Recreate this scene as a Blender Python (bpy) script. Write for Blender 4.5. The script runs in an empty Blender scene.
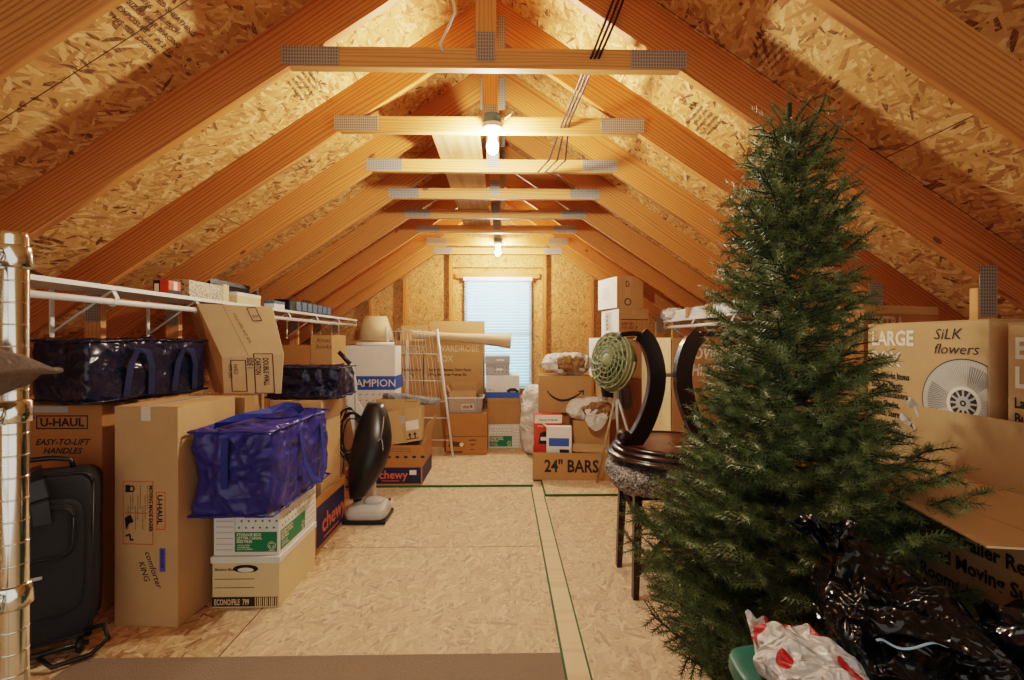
import bpy, math, random
from mathutils import Vector, Matrix, noise
random.seed(7)
sc = bpy.context.scene
COL = sc.collection
PI = math.pi
R = math.radians
# ------------------------------------------------------------------ camera frame helpers
YAW = R(1.02); F = 450.0; CZ = 1.4
def X(px, Y):
    c = (px-512)/F
    t = Y/(math.cos(YAW)-c*math.sin(YAW))
    return t*(math.sin(YAW)+c*math.cos(YAW))
def Z(px, py, Y):
    c = (px-512)/F
    t = Y/(math.cos(YAW)-c*math.sin(YAW))
    return CZ+t*(340-py)/F
def P(px, py, Y): return Vector((X(px, Y), Y, Z(px, py, Y)))
# ------------------------------------------------------------------ mesh helpers
class MB:
    def __init__(s): s.v = []; s.f = []
    def add(s, vs, fs):
        b = len(s.v); s.v += [tuple(v) for v in vs]; s.f += [tuple(b+i for i in f) for f in fs]; return s
    def box(s, x0, x1, y0, y1, z0, z1, M=None):
        vs = [Vector((x, y, z)) for z in (z0, z1) for y in (y0, y1) for x in (x0, x1)]
        if M is not None: vs = [M @ v for v in vs]
        return s.add(vs, [(0,2,3,1),(4,5,7,6),(0,1,5,4),(2,6,7,3),(0,4,6,2),(1,3,7,5)])
    def prism(s, poly, a0, a1, axis='y'):
        n = len(poly)
        def pt(p, a):
            return (p[0], a, p[1]) if axis == 'y' else ((a, p[0], p[1]) if axis == 'x' else (p[0], p[1], a))
        vs = [pt(p, a0) for p in poly]+[pt(p, a1) for p in poly]
        fs = [tuple(range(n)), tuple(range(2*n-1, n-1, -1))]+[(i, i+n, (i+1) % n+n, (i+1) % n) for i in range(n)]
        return s.add(vs, fs)
    def tube(s, pts, r, seg=10, cap=True, flat=None):
        pts = [Vector(p) for p in pts]; n = len(pts)
        rs = r if isinstance(r, (list, tuple)) else [r]*n
        up = None; vs = []; fs = []
        for i in range(n):
            t = (pts[min(i+1, n-1)]-pts[max(i-1, 0)]).normalized()
            if up is None:
                up = Vector((0, 0, 1)) if abs(t.z) < .9 else Vector((1, 0, 0))
                if flat is not None: up = Vector(flat)
            up = (up-t*up.dot(t)).normalized(); sd = t.cross(up)
            for k in range(seg):
                a = 2*PI*k/seg
                vs.append(pts[i]+(up*math.cos(a)+sd*math.sin(a))*rs[i])
        for i in range(n-1):
            for k in range(seg):
                fs.append((i*seg+k, i*seg+(k+1) % seg, (i+1)*seg+(k+1) % seg, (i+1)*seg+k))
        if cap:
            fs.append(tuple(range(seg-1, -1, -1))); fs.append(tuple((n-1)*seg+k for k in range(seg)))
        return s.add(vs, fs)
    def bar(s, pts, w, t, wv):
        # rectangular section swept along pts, width along wv
        pts = [Vector(p) for p in pts]; n = len(pts); wv = Vector(wv).normalized(); vs = []; fs = []
        ws = w if isinstance(w, (list, tuple)) else [w]*n
        for i in range(n):
            d = (pts[min(i+1, n-1)]-pts[max(i-1, 0)]).normalized()
            a = (wv-d*wv.dot(d)).normalized(); b = d.cross(a)
            for (p, q) in ((-1,-1),(1,-1),(1,1),(-1,1)):
                vs.append(pts[i]+a*p*ws[i]/2+b*q*t/2)
        for i in range(n-1):
            for k in range(4):
                fs.append((i*4+k, i*4+(k+1) % 4, (i+1)*4+(k+1) % 4, (i+1)*4+k))
        fs.append((3,2,1,0)); fs.append(tuple((n-1)*4+k for k in range(4)))
        return s.add(vs, fs)
    def lathe(s, prof, seg=32, M=None):
        n = len(prof); vs = []; fs = []
        for (r, z) in prof:
            for k in range(seg):
                a = 2*PI*k/seg; vs.append(Vector((r*math.cos(a), r*math.sin(a), z)))
        for i in range(n-1):
            for k in range(seg):
                fs.append((i*seg+k, i*seg+(k+1) % seg, (i+1)*seg+(k+1) % seg, (i+1)*seg+k))
        if prof[0][0] > 1e-4: fs.append(tuple(range(seg-1, -1, -1)))
        if prof[-1][0] > 1e-4: fs.append(tuple((n-1)*seg+k for k in range(seg)))
        if M is not None: vs = [M @ v for v in vs]
        return s.add(vs, fs)
    def grid(s, fn, nu, nv):
        vs = [fn(i/nu, j/nv) for j in range(nv+1) for i in range(nu+1)]
        fs = [(j*(nu+1)+i, j*(nu+1)+i+1, (j+1)*(nu+1)+i+1, (j+1)*(nu+1)+i) for j in range(nv) for i in range(nu)]
        return s.add(vs, fs)
def super_box(n, k, hx, hy, hz, disp=None, flat_bottom=True):
    """rounded box (super-ellipsoid) centred at the origin, disp(Vector unit, Vector pos)->Vector"""
    idx = {}; vs = []; fs = []
    def vert(p):
        key = tuple(round(c*1000) for c in p)
        if key in idx: return idx[key]
        l = (abs(p[0])**k+abs(p[1])**k+abs(p[2])**k)**(1/k)
        u = Vector(p)/l
        q = Vector((u.x*hx, u.y*hy, u.z*hz))
        if disp: q = disp(u, q)
        if flat_bottom and q.z < -hz: q.z = -hz
        idx[key] = len(vs); vs.append(q); return idx[key]
    for ax in range(3):
        for sg in (-1, 1):
            for i in range(n):
                for j in range(n):
                    cs = []
                    for (a, b) in ((i,j),(i+1,j),(i+1,j+1),(i,j+1)):
                        p = [0,0,0]; p[ax] = sg; p[(ax+1) % 3] = (2*a/n-1)*sg; p[(ax+2) % 3] = 2*b/n-1
                        cs.append(vert(p))
                    fs.append(tuple(cs))
    m = MB(); m.add(vs, fs); return m
def crumple(p, s, seed=0.0):
    q = Vector((p.x*s+seed, p.y*s+seed*.7, p.z*s-seed))
    a = abs(noise.noise(q)); b = abs(noise.noise(q*2.1+Vector((5,3,1))))
    return .35-a-.5*b
def build(name, mb, mat, parent=None, smooth=False, loc=None, rot=None, bevel=0):
    me = bpy.data.meshes.new(name); me.from_pydata(mb.v, [], mb.f); me.validate()
    me.materials.append(mat)
    if smooth: me.polygons.foreach_set('use_smooth', [True]*len(me.polygons))
    o = bpy.data.objects.new(name, me); COL.objects.link(o)
    if parent: o.parent = parent
    if loc is not None: o.location = loc
    if rot is not None: o.rotation_euler = rot
    if bevel:
        b = o.modifiers.new('bevel', 'BEVEL'); b.width = bevel; b.segments = 2; b.limit_method = 'ANGLE'; b.angle_limit = R(40)
    return o
def tag(o, label, cat, group=None, kind=None):
    o['label'] = label; o['category'] = cat
    if group: o['group'] = group
    if kind: o['kind'] = kind
    return o
def thing(name, label, cat, loc=(0,0,0), rz=0.0, group=None):
    o = bpy.data.objects.new(name, None); COL.objects.link(o); o.empty_display_size = .05
    o.location = loc; o.rotation_euler = (0,0,rz)
    return tag(o, label, cat, group)
def struct(o):
    o['kind'] = 'structure'; return o
# ------------------------------------------------------------------ materials
class NT:
    def __init__(s, name):
        s.m = bpy.data.materials.new(name); s.m.use_nodes = True; s.t = s.m.node_tree
        s.b = s.t.nodes['Principled BSDF']
    def n(s, typ, **kw):
        x = s.t.nodes.new(typ)
        for k, v in kw.items(): setattr(x, k, v)
        return x
    def l(s, a, b): s.t.links.new(a, b)
    def math(s, op, a, b=None, c=None):
        x = s.n('ShaderNodeMath', operation=op)
        for i, v in enumerate((a, b, c)):
            if v is None: continue
            if isinstance(v, (int, float)): x.inputs[i].default_value = v
            else: s.l(v, x.inputs[i])
        return x.outputs[0]
    def ramp(s, fac, stops):
        x = s.n('ShaderNodeValToRGB'); e = x.color_ramp.elements
        e[0].position, e[0].color = stops[0][0], (*stops[0][1], 1)
        e[1].position, e[1].color = stops[-1][0], (*stops[-1][1], 1)
        for p, c in stops[1:-1]:
            q = e.new(p); q.color = (*c, 1)
        s.l(fac, x.inputs[0]); return x.outputs[0]
    def mix(s, fac, a, b, mode='MIX'):
        x = s.n('ShaderNodeMix', data_type='RGBA', blend_type=mode)
        for sock, v in ((x.inputs[0], fac), (x.inputs[6], a), (x.inputs[7], b)):
            if isinstance(v, (int, float)): sock.default_value = v
            elif isinstance(v, tuple): sock.default_value = (*v, 1)
            else: s.l(v, sock)
        return x.outputs[2]
    def coord(s, kind='Object'): return s.n('ShaderNodeTexCoord').outputs[kind]
    def mapping(s, vec, sc_=(1,1,1), rot=(0,0,0), loc=(0,0,0)):
        x = s.n('ShaderNodeMapping'); x.inputs['Scale'].default_value = sc_
        x.inputs['Rotation'].default_value = rot; x.inputs['Location'].default_value = loc
        s.l(vec, x.inputs[0]); return x.outputs[0]
    def noise(s, vec, scale, detail=2, rough=.5, dist=0):
        x = s.n('ShaderNodeTexNoise'); s.l(vec, x.inputs['Vector'])
        x.inputs['Scale'].default_value = scale; x.inputs['Detail'].default_value = detail
        x.inputs['Roughness'].default_value = rough; x.inputs['Distortion'].default_value = dist
        return x.outputs[0]
    def bump(s, h, strength=.3, dist=.01):
        x = s.n('ShaderNodeBump'); x.inputs['Strength'].default_value = strength; x.inputs['Distance'].default_value = dist
        s.l(h, x.inputs['Height']); s.l(x.outputs[0], s.b.inputs['Normal']); return x
    def base(s, c):
        if isinstance(c, tuple): s.b.inputs['Base Color'].default_value = (*c, 1)
        else: s.l(c, s.b.inputs['Base Color'])
    def set(s, **kw):
        for k, v in kw.items(): s.b.inputs[k.replace('_', ' ')].default_value = v
def plain(name, c, rough=.6, metal=0, var=.12, scale=14, bump=0, spec=None):
    t = NT(name); v = t.coord()
    f = t.noise(v, scale, 3)
    t.base(t.mix(f, tuple(x*(1-var) for x in c), tuple(min(1, x*(1+var)) for x in c)))
    t.set(Roughness=rough, Metallic=metal)
    if spec is not None: t.b.inputs['Specular IOR Level'].default_value = spec
    if bump: t.bump(t.noise(v, scale*6, 3), bump, .004)
    return t.m
def osb(name, stops, plane='xy', seams=None, dust=None, bump=.35, rough=.75, fine=1.0):
    t = NT(name); c = t.coord()
    sp = t.n('ShaderNodeSeparateXYZ'); t.l(c, sp.inputs[0])
    ax = {'x': sp.outputs[0], 'y': sp.outputs[1], 'z': sp.outputs[2]}
    cb = t.n('ShaderNodeCombineXYZ'); t.l(ax[plane[0]], cb.inputs[0]); t.l(ax[plane[1]], cb.inputs[1])
    v0 = cb.outputs[0]
    w = t.n('ShaderNodeTexNoise'); t.l(v0, w.inputs['Vector']); w.inputs['Scale'].default_value = 5
    wm = t.n('ShaderNodeVectorMath', operation='SCALE'); t.l(w.outputs['Color'], wm.inputs[0]); wm.inputs[3].default_value = .05
    wa = t.n('ShaderNodeVectorMath', operation='ADD'); t.l(v0, wa.inputs[0]); t.l(wm.outputs[0], wa.inputs[1])
    v = wa.outputs[0]
    pri = col = None
    for i, (ang, sx, sy) in enumerate(((.25, 12, 50), (1.15, 14, 58), (-.55, 12, 48), (2.1, 16, 66), (-.1, 19, 72))):
        r = t.n('ShaderNodeVectorRotate', rotation_type='Z_AXIS'); t.l(v, r.inputs['Vector']); r.inputs['Angle'].default_value = ang
        m = t.mapping(r.outputs[0], (sx*fine, sy*fine, 1), (0,0,0), (i*3.7, i*7.1, 0))
        vo = t.n('ShaderNodeTexVoronoi', voronoi_dimensions='2D'); t.l(m, vo.inputs['Vector']); vo.inputs['Scale'].default_value = 1
        s = t.n('ShaderNodeSeparateColor'); t.l(vo.outputs['Color'], s.inputs[0])
        if pri is None: pri, col = s.outputs[0], s.outputs[1]
        else:
            g = t.math('GREATER_THAN', s.outputs[0], pri)
            inv = t.math('SUBTRACT', 1.0, g)
            col = t.math('ADD', t.math('MULTIPLY', g, s.outputs[1]), t.math('MULTIPLY', inv, col))
            pri = t.math('MAXIMUM', pri, s.outputs[0])
    fib = t.noise(t.mapping(v, (30, 130, 1), (0,0,.3)), 1, 3, .6)
    val = t.math('ADD', col, t.math('MULTIPLY', t.math('SUBTRACT', fib, .5), .35))
    color = t.ramp(val, stops)
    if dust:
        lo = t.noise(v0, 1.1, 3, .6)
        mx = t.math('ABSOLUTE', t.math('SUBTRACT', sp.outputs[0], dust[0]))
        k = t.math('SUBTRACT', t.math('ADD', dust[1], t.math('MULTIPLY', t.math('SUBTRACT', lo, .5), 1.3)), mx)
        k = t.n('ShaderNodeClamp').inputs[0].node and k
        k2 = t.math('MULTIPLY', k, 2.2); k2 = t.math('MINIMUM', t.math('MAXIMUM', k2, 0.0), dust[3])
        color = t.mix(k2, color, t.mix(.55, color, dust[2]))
    if seams:
        vv = t.n('ShaderNodeCombineXYZ'); t.l(ax[plane[1]], vv.inputs[0]); t.l(ax[plane[0]], vv.inputs[1])
        b = t.n('ShaderNodeTexBrick'); t.l(t.mapping(vv.outputs[0], (1,1,1), (0,0,0), (seams[2], seams[3], 0)), b.inputs['Vector'])
        b.inputs['Scale'].default_value = 1; b.inputs['Brick Width'].default_value = seams[0]; b.inputs['Row Height'].default_value = seams[1]
        b.inputs['Mortar Size'].default_value = .0022; b.inputs['Mortar Smooth'].default_value = 0
        color = t.mix(b.outputs['Fac'], color, (.03, .018, .008))
    t.base(color); t.set(Roughness=rough)
    if bump: t.bump(t.math('ADD', pri, t.math('MULTIPLY', fib, .4)), bump, .006)
    return t.m
def pine(name, light, dark, rough=.6, scale=1.0, knots=True):
    t = NT(name); c = t.coord()
    oi = t.n('ShaderNodeObjectInfo')
    off = t.n('ShaderNodeVectorMath', operation='SCALE'); cx = t.n('ShaderNodeCombineXYZ')
    t.l(oi.outputs['Random'], cx.inputs[0]); t.l(oi.outputs['Random'], cx.inputs[2]); t.l(cx.outputs[0], off.inputs[0]); off.inputs[3].default_value = 37
    ad = t.n('ShaderNodeVectorMath', operation='ADD'); t.l(c, ad.inputs[0]); t.l(off.outputs[0], ad.inputs[1])
    v = t.mapping(ad.outputs[0], (.20*scale, 3.2*scale, 3.2*scale))
    w = t.n('ShaderNodeTexWave', wave_type='BANDS', bands_direction='Z'); t.l(v, w.inputs['Vector'])
    w.inputs['Scale'].default_value = 5.5; w.inputs['Distortion'].default_value = 16; w.inputs['Detail'].default_value = 2; w.inputs['Detail Scale'].default_value = .5
    fine = t.noise(t.mapping(ad.outputs[0], (3, 90, 90)), 1, 3, .6)
    f = t.math('ADD', t.math('MULTIPLY', t.math('POWER', w.outputs['Fac'], 2.0), .75), t.math('MULTIPLY', fine, .3))
    col = t.ramp(f, [(.1, light), (.55, tuple(a*.65+b*.35 for a, b in zip(light, dark))), (1.0, dark)])
    big = t.noise(t.mapping(ad.outputs[0], (.8, 2, 2)), 1, 2)
    col = t.mix(big, col, t.mix(.35, col, light), 'MIX')
    if knots:
        vo = t.n('ShaderNodeTexVoronoi'); t.l(t.mapping(ad.outputs[0], (2.6, 5.5, 5.5)), vo.inputs['Vector']); vo.inputs['Scale'].default_value = 1
        sc_ = t.n('ShaderNodeSeparateColor'); t.l(vo.outputs['Color'], sc_.inputs[0])
        k = t.math('MULTIPLY', t.math('LESS_THAN', vo.outputs['Distance'], .075), t.math('GREATER_THAN', sc_.outputs[0], .6))
        col = t.mix(t.math('MULTIPLY', k, .75), col, tuple(a*.35 for a in dark))
    t.base(col); t.set(Roughness=rough)
    t.bump(f, .08, .002)
    return t.m
def cardboard(name, c, rough=.8):
    t = NT(name); v = t.coord()
    f = t.noise(v, 5, 4, .6); fl = t.noise(t.mapping(v, (160, 160, 3)), 1, 1)
    a = t.mix(f, tuple(x*.86 for x in c), tuple(min(1, x*1.12) for x in c))
    t.base(t.mix(t.math('MULTIPLY', fl, .12), a, tuple(x*.6 for x in c)))
    t.set(Roughness=rough); t.b.inputs['Specular IOR Level'].default_value = .25
    t.bump(fl, .05, .002)
    return t.m
def plastic_bag(name, c, rough=.25, scale=9, strength=.6, trans=0, spec=.5, coat=0, c2=None):
    t = NT(name); v = t.coord()
    w = t.n('ShaderNodeTexNoise'); t.l(v, w.inputs['Vector']); w.inputs['Scale'].default_value = scale*.6; w.inputs['Detail'].default_value = 2
    sm = t.n('ShaderNodeVectorMath', operation='SCALE'); t.l(w.outputs['Color'], sm.inputs[0]); sm.inputs[3].default_value = .12
    ad = t.n('ShaderNodeVectorMath', operation='ADD'); t.l(v, ad.inputs[0]); t.l(sm.outputs[0], ad.inputs[1])
    h = None
    for i, k in enumerate((.55, 1.2, 2.6)):
        q = t.noise(t.mapping(ad.outputs[0], (1, 1, 1), (i*.7, i*.4, i), (i*3, 0, 0)), scale*k, 0, .5, .4)
        q = t.math('MULTIPLY', t.math('ABSOLUTE', t.math('SUBTRACT', q, .5)), -1.6/k**.9); h = q if h is None else t.math('ADD', h, q)
    if c2:
        pt = t.math('GREATER_THAN', t.noise(v, 15, 1, .4), .585); t.base(t.mix(pt, c, c2))
    else: t.base(c)
    t.set(Roughness=rough); t.b.inputs['Specular IOR Level'].default_value = spec
    t.b.inputs['Coat Weight'].default_value = coat
    if trans: t.b.inputs['Transmission Weight'].default_value = trans
    t.bump(h, strength, .05)
    return t.m
def emis(name, c, s):
    t = NT(name); t.base(c); t.b.inputs['Emission Color'].default_value = (*c, 1); t.b.inputs['Emission Strength'].default_value = s; return t.m
def plate_mat():
    t = NT('galvanised_plate'); c = t.coord()
    w = t.n('ShaderNodeTexWave', bands_direction='X'); t.l(t.mapping(c, (1,1,1)), w.inputs['Vector']); w.inputs['Scale'].default_value = 26; w.inputs['Distortion'].default_value = 0
    sp = t.n('ShaderNodeSeparateXYZ'); t.l(c, sp.inputs[0])
    g = t.math('SINE', t.math('MULTIPLY', sp.outputs[2], 420.0))
    k = t.math('MULTIPLY', t.math('GREATER_THAN', w.outputs['Fac'], .5), t.math('GREATER_THAN', g, -.4))
    t.base(t.mix(k, (.38,.37,.34), (.15,.145,.13))); t.set(Metallic=.35, Roughness=.5)
    t.bump(k, .4, .002); return t.m
ORANGE_OSB = [(.0, (.13,.055,.018)), (.07, (.36,.16,.05)), (.3, (.52,.26,.085)), (.6, (.60,.32,.11)), (.85, (.68,.40,.16)), (1.0, (.78,.52,.25))]
PALE_OSB = [(.0, (.22,.12,.065)), (.06, (.38,.235,.13)), (.25, (.52,.35,.20)), (.6, (.62,.45,.275)), (.85, (.70,.55,.37)), (1.0, (.80,.68,.50))]
M_deck = osb('roof_osb', ORANGE_OSB, 'yx', seams=(2.44, 1.22, .31, .47))
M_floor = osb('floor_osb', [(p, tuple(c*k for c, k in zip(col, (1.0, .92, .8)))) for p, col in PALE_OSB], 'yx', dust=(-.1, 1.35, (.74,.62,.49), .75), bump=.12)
M_gable = osb('gable_osb', [(.0, (.17,.075,.022)), (.06, (.36,.165,.05)), (.3, (.48,.235,.075)), (.65, (.54,.28,.095)), (1.0, (.66,.38,.15))], 'zx', bump=.15, fine=1.5)
M_knee = osb('knee_wall_osb', ORANGE_OSB, 'yz', bump=.2)
M_rafter = pine('rafter_pine', (.57,.235,.062), (.26,.07,.014))
M_tie = pine('tie_pine', (.68,.35,.125), (.44,.17,.045))
M_plank = pine('pale_plank', (.74,.58,.38), (.64,.46,.27), knots=False)
M_board = pine('storage_board', (.66,.43,.22), (.48,.27,.12))
M_plate = plate_mat()
M_card = cardboard('kraft_card', (.47,.265,.115))
M_card2 = cardboard('orange_card', (.45,.215,.075))
M_card3 = cardboard('tan_card', (.55,.355,.18))
M_card4 = cardboard('pale_card', (.62,.44,.25))
M_cardin = cardboard('card_inside', (.52,.32,.15))
M_white = cardboard('white_card', (.78,.77,.73), .7)
M_econo = cardboard('manila_card', (.72,.58,.34), .7)
M_gray = cardboard('grey_card', (.42,.42,.41), .7)
M_tape = plain('packing_tape', (.50,.31,.15), .18, var=.05)
M_cleartape = plain('glossy_clear_tape', (.72,.66,.55), .12, var=.05)
M_black = plain('black_print', (.015,.013,.012), .6)
M_brownprint = plain('brown_print', (.09,.045,.02), .7)
M_whiteprint = plain('white_print', (.80,.74,.62), .7)
M_outline = plain('pale_print', (.62,.47,.30), .7)
M_orange = plain('orange_print', (.60,.12,.02), .6)
M_green = plain('green_print', (.008,.21,.085), .5)
M_navy = plain('navy_print', (.02,.02,.085), .6)
M_chewy = plain('coral_print', (.62,.17,.08), .6)
M_bluep = plain('blue_print', (.03,.10,.42), .5)
M_bluetape = plain('blue_masking_tape', (.09,.10,.45), .6)
M_redp = plain('red_print', (.62,.06,.025), .45)
M_chrome = plain('chrome', (.80,.78,.72), .14, 1, var=.03)
M_whitemetal = plain('white_enamel', (.72,.72,.70), .35, var=.03)
M_shelfboard = plain('white_shelf_board', (.62,.62,.60), .5, var=.05)
M_steel = plain('grey_steel', (.42,.42,.42), .35, .6)
M_bulb = emis('bulb_glow', (1.0, .87, .70), 1850)
M_porcelain = plain('porcelain', (.85,.84,.80), .3, var=.02)
M_bluebox = plain('blue_junction_plastic', (.10,.19,.26), .5)
M_wireblack = plain('black_cable', (.012,.012,.014), .45)
M_wirewhite = plain('white_cable', (.75,.74,.70), .45)
M_navybag = plastic_bag('navy_woven_plastic', (.010,.012,.034), .25, 7, .4, spec=.55)
M_bluebag = plastic_bag('blue_woven_plastic', (.030,.034,.21), .32, 6, .4, spec=.5)
M_strap = plain('blue_webbing', (.012,.03,.22), .6, bump=.3)
M_navystrap = plain('navy_webbing', (.012,.02,.075), .6, bump=.3)
M_trash = plastic_bag('black_trash_plastic', (.004,.004,.0045), .2, 13, .9, spec=.5)
M_wbag = plastic_bag('white_thin_plastic', (.68,.66,.62), .4, 12, .6)
M_kraftpaper = plastic_bag('crumpled_kraft_paper', (.36,.20,.09), .75, 14, .9, spec=.1)
M_redwhite = plastic_bag('white_red_shopping_plastic', (.72,.71,.70), .3, 16, .8, c2=(.62,.05,.05))
M_darkwood = plain('espresso_wood', (.020,.009,.007), .22, var=.4, scale=20, spec=.6)
M_redwood = plain('mahogany_wood', (.085,.028,.016), .28, var=.3, scale=9)
M_suit = plain('black_luggage_cloth', (.015,.016,.019), .75, bump=.4, scale=30)
M_vinylblack = plain('black_vinyl', (.010,.010,.011), .35)
M_silver = plain('silver_plastic', (.46,.46,.44), .35, var=.05)
M_sage = plain('sage_green_enamel', (.22,.25,.14), .55, var=.08)
M_dark = plain('dark_gap', (.015,.013,.01), .9)
M_pillow = plain('taupe_corduroy', (.17,.12,.085), .85, bump=.6, scale=30)
M_lampshade = plain('linen_lampshade', (.62,.49,.30), .85, var=.06)
M_teal = plain('green_tote_plastic', (.02,.14,.115), .4, var=.06)
M_paperroll = cardboard('kraft_roll_paper', (.62,.48,.31))
M_blueplastic = plain('pale_blue_plastic', (.10,.19,.26), .25)
M_greenedge = plain('green_panel_edge', (.025,.12,.035), .7)
M_grayleaf = plain('grey_silk_petal', (.50,.50,.50), .6)
# ================================================================== THE ATTIC
XC = -.08; M = 2/3; ANG = math.atan(M); CA, SA = math.cos(ANG), math.sin(ANG)
APEX = 3.169; DEPTH = .184; ADECK = APEX+DEPTH/CA
WALLY = 6.40
# floor
fl = MB().box(-3.6, 3.6, -1.6, WALLY+.1, -.03, 0)
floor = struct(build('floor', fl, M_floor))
struct(build('trim_1', MB().box(.262, .358, 1.0, 4.27, -.01, .002), M_plank))
for i, (a, b, c, d) in enumerate(((.252, .263, 1.0, 4.29), (.357, .366, 1.0, 4.02))):
    struct(build('floor_green_edge', MB().box(a, b, c, d, -.01, .0025), M_greenedge, floor))
# raised second layer of sheathing at the far end, green edges to the front
xs0, xs1 = X(424, 4.29), X(533, 4.29)
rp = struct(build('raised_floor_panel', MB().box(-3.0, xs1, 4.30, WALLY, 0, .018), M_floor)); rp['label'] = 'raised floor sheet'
struct(build('floor_green_edge', MB().box(-3.0, xs1, 4.288, 4.301, 0, .0185), M_greenedge, rp))
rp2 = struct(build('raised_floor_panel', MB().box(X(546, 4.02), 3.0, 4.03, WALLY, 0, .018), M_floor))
struct(build('floor_green_edge', MB().box(X(546, 4.02), 3.0, 4.018, 4.031, 0, .0185), M_greenedge, rp2))
struct(build('floor_green_edge', MB().box(X(546, 4.02)-.011, X(546, 4.02)+.001, 4.018, WALLY-.1, 0, .0185), M_greenedge, rp2))
for px, d in ((300, 2.5),):
    struct(build('floor_seam', MB().box(-1.262, -1.258, 1.2, 4.28, -.002, .0012), M_dark, floor))
for y in (3.05, 1.98):
    struct(build('floor_seam', MB().box(-1.26, .25, y-.0012, y+.0012, -.002, .0008), M_brownprint, floor))
# roof deck (two slopes)
L = 3.45/CA
right = struct(build('ceiling', MB().box(0, L, -1.6, WALLY+.1, 0, .012), M_deck, loc=(XC, 0, ADECK), rot=(0, ANG, 0))); right.name = 'ceiling'
leftc = struct(build('ceiling_left', MB().box(0, L, -WALLY-.1, 1.6, 0, .012), M_deck, loc=(XC, 0, ADECK), rot=(0, ANG, PI)))
# knee walls in the dark of the eaves
zk = ADECK-3.4*M
struct(build('wall_left', MB().box(XC-3.42, XC-3.38, -1.6, WALLY+.1, 0, zk), M_knee))
struct(build('wall_right', MB().box(XC+3.38, XC+3.42, -1.6, WALLY+.1, 0, zk), M_knee))
# gable wall with the window opening
wx0, wx1 = X(464.5, WALLY), X(531.5, WALLY); wz0, wz1 = Z(500, 388, WALLY), Z(500, 279, WALLY)
g = MB()
def zt(x): return ADECK-abs(x-XC)*M
XL, XR = XC-3.42, XC+3.42
for poly in ([(XL,0),(wx0,0),(wx0,zt(wx0)),(XL,zt(XL))], [(wx1,0),(XR,0),(XR,zt(XR)),(wx1,zt(wx1))],
             [(wx0,0),(wx1,0),(wx1,wz0),(wx0,wz0)], [(wx0,wz1),(wx1,wz1),(wx1,zt(wx1)),(XC,ADECK),(wx0,zt(wx0))]):
    g.prism(poly, WALLY, WALLY+.012)
wall = struct(build('wall_back', g, M_gable))
def board(name, x0, z0, x1, z1, w, y, t, mat, parent):
    """flat board in an xz plane, face towards -y; local x runs along the grain"""
    l = math.hypot(x1-x0, z1-z0); a = -math.atan2(z1-z0, x1-x0)
    return build(name, MB().box(0, l, -t/2, t/2, -w/2, w/2), mat, parent, loc=(x0, y, z0), rot=(0, a, 0))
for i, px in enumerate((371, 405, 451, 544.5, 592, 632)):
    x = X(px, WALLY-.04)
    struct(board('trim_%d' % (i+2), x, 0, x, zt(x)-.24, .038 if i not in (2, 3) else .045, WALLY-.045, .088, M_rafter, None))
struct(board('trim_8', X(456, WALLY), wz1+.04, X(539, WALLY), wz1+.04, .075, WALLY-.03, .05, M_rafter, None))
struct(board('trim_9', X(452, WALLY), wz1+.235, X(544, WALLY), wz1+.235, .16, WALLY-.03, .05, M_gable, None))
# window
win = struct(bpy.data.objects.new('window_1', None)); COL.objects.link(win); win.location = ((wx0+wx1)/2, WALLY, wz0)
ww, wh = wx1-wx0, wz1-wz0
f = MB()
for (a, b, c, d) in ((-ww/2, -ww/2+.035, 0, wh), (ww/2-.035, ww/2, 0, wh), (-ww/2, ww/2, 0, .035), (-ww/2, ww/2, wh-.035, wh), (-ww/2, ww/2, wh/2-.02, wh/2+.02)):
    f.box(a, b, -.03, .06, c, d)
build('window_frame', f, M_whitemetal, win)
gl = NT('window_glass'); gl.base((.9, .97, 1)); gl.set(Roughness=.0); gl.b.inputs['Transmission Weight'].default_value = 1; gl.b.inputs['IOR'].default_value = 1.02
build('pane', MB().box(-ww/2+.03, ww/2-.03, .03, .034, .03, wh-.03), gl.m, win)
bl = thing('window_blind', 'white horizontal slat blind hanging over the bright gable window', 'blind', ((wx0+wx1)/2, WALLY-.075, wz0))
build('headrail', MB().box(-ww/2-.01, ww/2+.01, -.025, .03, wh-.035, wh+.015), M_whitemetal, bl)
sl = NT('blind_slat'); sl.base((.72, .86, .90)); sl.set(Roughness=.4); sl.b.inputs['Transmission Weight'].default_value = 0
sl.b.inputs['Subsurface Weight'].default_value = 0
tr = sl.n('ShaderNodeBsdfTranslucent'); tr.inputs[0].default_value = (.75, .92, 1, 1)
mx = sl.n('ShaderNodeMixShader'); mx.inputs[0].default_value = .55
sl.l(sl.b.outputs[0], mx.inputs[1]); sl.l(tr.outputs[0], mx.inputs[2]); sl.l(mx.outputs[0], sl.t.nodes['Material Output'].inputs[0])
s = MB(); k = int((wh-.06)/.042)
for i in range(k):
    z = wh-.06-i*.042
    a = R(38)
    Mx = Matrix.Translation((0, 0, z)) @ Matrix.Rotation(a, 4, 'X')
    s.box(-ww/2+.012, ww/2-.012, -.025, .025, -.0012, .0012, Mx)
so = build('slats', s, sl.m, bl)
build('bottom_rail', MB().box(-ww/2+.01, ww/2-.01, -.02, .02, .0, .02), M_whitemetal, bl)
cd = MB()
for x in (-ww*.3, ww*.3): build('lift_cord', MB().box(x-.002, x+.002, -.03, -.028, .02, wh-.03), M_whitemetal, bl)
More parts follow.
